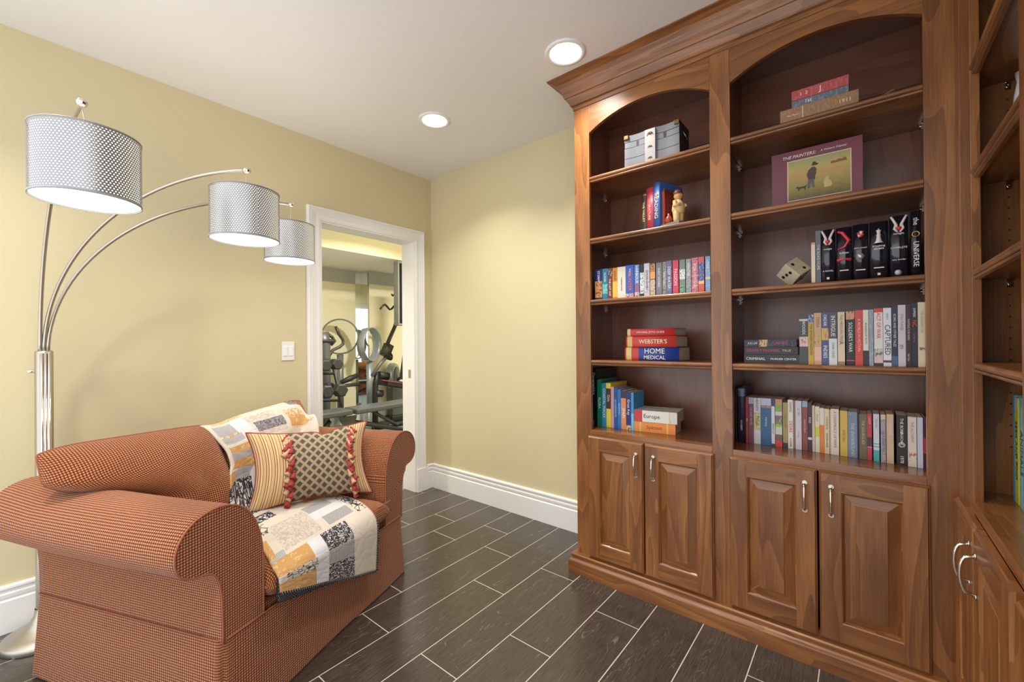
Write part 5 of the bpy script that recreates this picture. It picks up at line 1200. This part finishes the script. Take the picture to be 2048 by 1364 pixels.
mb = MB(); mb.box(ex_-.13, ex_+.13, G_(640, 800, ex_).y-.3, G_(705, 800, ex_).y, .01, .12); mb.build('base_rail', GREYM, el, bevel=.02)
ptube([G_(682, 765, ex_), G_(700, 757, ex_), G_(716, 750, ex_)], [.03, .04, .03], 'pedal_arm', DARK, el); ptube([G_(660, 775, ex_), G_(718, 768, ex_)], .025, 'pedal_arm', OLIVE, el)
# pedestal fans
def ring_fan(fp, cz_, axd, lab, m, R0=1.0):
    fn_ = thing('bladeless_fan', lab, 'fan', fp)
    MB().lathe([(.0005, 0), (.15, .0), (.15, .015), (.09, .03), (.085, .24), (.08, .245), (.0005, .245)], fp, 32).build('fan_base', m, fn_)
    MB().tube([fp+Vector((0, 0, .24)), fp+Vector((0, 0, cz_-.25*R0))], .045, 18).build('fan_post', m, fn_)
    axd = axd.normalized(); sd = Vector((-axd.y, axd.x, 0))
    prof = [(.234*R0, -.06), (.238*R0, -.06), (.243*R0, .0), (.250*R0, .06), (.246*R0, .063), (.230*R0, .02), (.224*R0, -.045), (.226*R0, -.06), (.234*R0, -.06)]
    q = Matrix((sd, Vector((0, 0, 1)), axd)).transposed(); mb = MB(); mb.lathe(prof, fp+Vector((0, 0, cz_)), 48, R=q); mb.build('ring_head', m, fn_)
ring_fan(Vector((-2.80, 1.165, 0)), 1.205, Vector((.884, .471, 0)), 'silver bladeless pedestal fan with an open ring head at the gym corner mirror', SILV)
c = G_(680, 673, -2.95); ring_fan(Vector((c.x, c.y, 0)), c.z, Vector((-CAM.x+c.x, c.y-CAM.y, 0)), 'pedestal fan whose thin ring is seen head-on behind the curved handlebars', plain('grey_fan_plastic', (120, 124, 118), .4, .3), 1.04)
# cable home gym
hx = -2.45
hg = thing('home_gym', 'black multi-station home gym with curved lat arm and padded seat in the gym', 'exercise machine', Vector((hx, 1.6, 0)))
ptube([G_(795, 636, hx), G_(789, 655, hx), G_(780, 675, hx), G_(774, 690, hx)], .028, 'lat_arm', OLIVE, hg); ptube([G_(778, 689, hx), G_(769, 712, hx)], .075, 'pulley_housing', OLIVE, hg, 4)
ptube([G_(774, 712, hx), G_(760, 728, hx), G_(744, 752, hx)], .026, 'tilted_tube', GREYM, hg); ptube([G_(772, 714, hx), G_(781, 713, hx)], [.03, .06], 'swivel', DARK, hg)
ptube([G_(760, 618, hx), G_(766, 611, hx), G_(770, 609, hx), G_(774, 613, hx), G_(779, 619, hx), G_(783, 618, hx), G_(788, 612, hx), G_(795, 612, hx)], .014, 'curl_bar', OLIVE, hg)
ptube([G_(795, 590, hx), G_(795, 640, hx)], .02, 'cable_post', OLIVE, hg); ptube([G_(783, 588, hx), G_(785, 592, hx), G_(792, 585, hx), G_(796, 590, hx)], .012, 'hook', OLIVE, hg)
pad(G_(817, 760, hx), G_(826, 690, hx), .36, .09, 'backrest_pad', hg, PAD); pad(G_(764, 764, hx), G_(822, 773, hx), .30, .09, 'seat_pad', hg, plain('black_vinyl', (26, 24, 26), .4))
ptube([G_(764, 760, hx+.16), G_(818, 769, hx+.16)], .006, 'red_piping', plain('red_trim', (150, 44, 54), .5), hg)
ptube([G_(755, 745, hx), G_(751, 766, hx), G_(750, 790, hx), Vector((hx, G_(750, 800, hx).y, .02))], .04, 'front_post', BLACK, hg); ptube([G_(757, 750, hx), G_(776, 752, hx)], .055, 'roller_pad', DARK, hg, 14); ptube([G_(750, 787, hx), G_(764, 787, hx)], .05, 'roller_pad', DARK, hg, 14)
ptube([Vector((hx, G_(745, 800, hx).y, .03)), Vector((hx, G_(840, 800, hx).y, .03))], .03, 'base_tube', BLACK, hg); ptube([G_(812, 775, hx), Vector((hx, G_(812, 800, hx).y, .02))], .035, 'seat_post', BLACK, hg)
# exercise bike flywheel machine behind it
fx_ = -2.84
rw = thing('rowing_machine', 'grey rowing machine with a round flywheel housing in the gym', 'exercise machine', Vector((fx_, 1.8, 0)))
c = G_(789, 752, fx_); q = Matrix((Vector((-.6, .8, 0)), Vector((0, 0, 1)), Vector((.8, .6, 0)))).transposed()
mb = MB(); mb.lathe([(.0005, -.08), (.18, -.08), (.205, -.06), (.205, .0), (.19, .03), (.0005, .035)], c, 36, R=q); mb.build('flywheel_housing', SILV, rw)
mb = MB(); mb.lathe([(.0005, .036), (.15, .036), (.14, .046), (.0005, .05)], c, 30, R=q); mb.build('flywheel_disc', GREYM, rw)
pq = q @ Vector((0, 0, 1)); ptube([c+pq*.06-Vector((0, 0, .10))+Vector((0, -.10, 0)), c+pq*.08+Vector((0, .12, .02))], [.015, .03], 'crank_handle', BLACK, rw)
mb = MB(); mb.box(fx_-.10, fx_+.10, c.y-.12, c.y+.8, .01, .10); mb.build('base_rail', DARK, rw, bevel=.02); mb = MB(); mb.box(fx_-.08, fx_+.08, c.y-.1, c.y+.15, .09, c.z-.15); mb.build('stand', GREYM, rw, bevel=.02)
# television hung from the soffit wall, seen edge-on
tx = -1.83; t0, t1 = G_(795, 521, tx), G_(797, 651, tx)
tv = thing('mounted_television', 'black flat television hung on the gym soffit, seen past the door frame', 'television', Vector((tx, t1.y, t1.z)))
zt_, zb_, ya = t0.z, t1.z, t1.y
MB().box(tx-.10, tx, ya, ya+1.05, zb_, zt_).build('cabinet', plain('tv_grey_edge', (104, 104, 96), .5), tv, bevel=.004)
MB().box(tx+.0005, tx+.002, ya+.02, ya+1.03, zb_+.03, zt_-.03).build('screen', plain('tv_screen', (14, 14, 14), .6, Specular__IOR__Level=.1), tv)
MB().box(tx-.125, tx-.101, ya+.4, ya+.65, zt_-.3, 2.5).build('bracket', BLACK, tv)
# unseen ceiling lamps added to brighten the gym
def gym_fill_light(x, y, e, lab):
    downlight(x, y, lab, e)
gym_fill_light(-1.0, .6, 58, 'added fill downlight, unseen in the gym ceiling near the doorway'); gym_fill_light(-1.0, 2.4, 58, 'added fill downlight, unseen in the gym ceiling further right'); gym_fill_light(-1.0, -1.0, 22, 'added fill downlight, unseen in the gym ceiling further left')
# ------------------------------------------------------------------ lettering becomes plain meshes
bpy.context.view_layer.update(); dg = bpy.context.evaluated_depsgraph_get()
for o in [o for o in C.objects if o.type == 'FONT']:
    me = bpy.data.meshes.new_from_object(o.evaluated_get(dg)); nm = o.name
    if not me.materials: me.materials.append(o.data.materials[0])
    n = bpy.data.objects.new('title', me); C.objects.link(n); n.parent = o.parent; n.location = o.location; n.rotation_euler = o.rotation_euler
    bpy.data.objects.remove(o)
# ================================================================== render look
sc = bpy.context.scene
w = bpy.data.worlds.new('world'); sc.world = w; w.use_nodes = True
w.node_tree.nodes['Background'].inputs[0].default_value = (.93, .96, 1, 1); w.node_tree.nodes['Background'].inputs[1].default_value = 1.85
vs = sc.view_settings; vs.view_transform = 'Standard'; vs.look = 'None'; vs.gamma = 1; vs.exposure = 0.2; vs.use_curve_mapping = False
sc.cycles.max_bounces = 10; sc.cycles.diffuse_bounces = 6; sc.cycles.glossy_bounces = 6; sc.cycles.transparent_max_bounces = 12; sc.cycles.sample_clamp_indirect = 6; sc.cycles.use_denoising = True
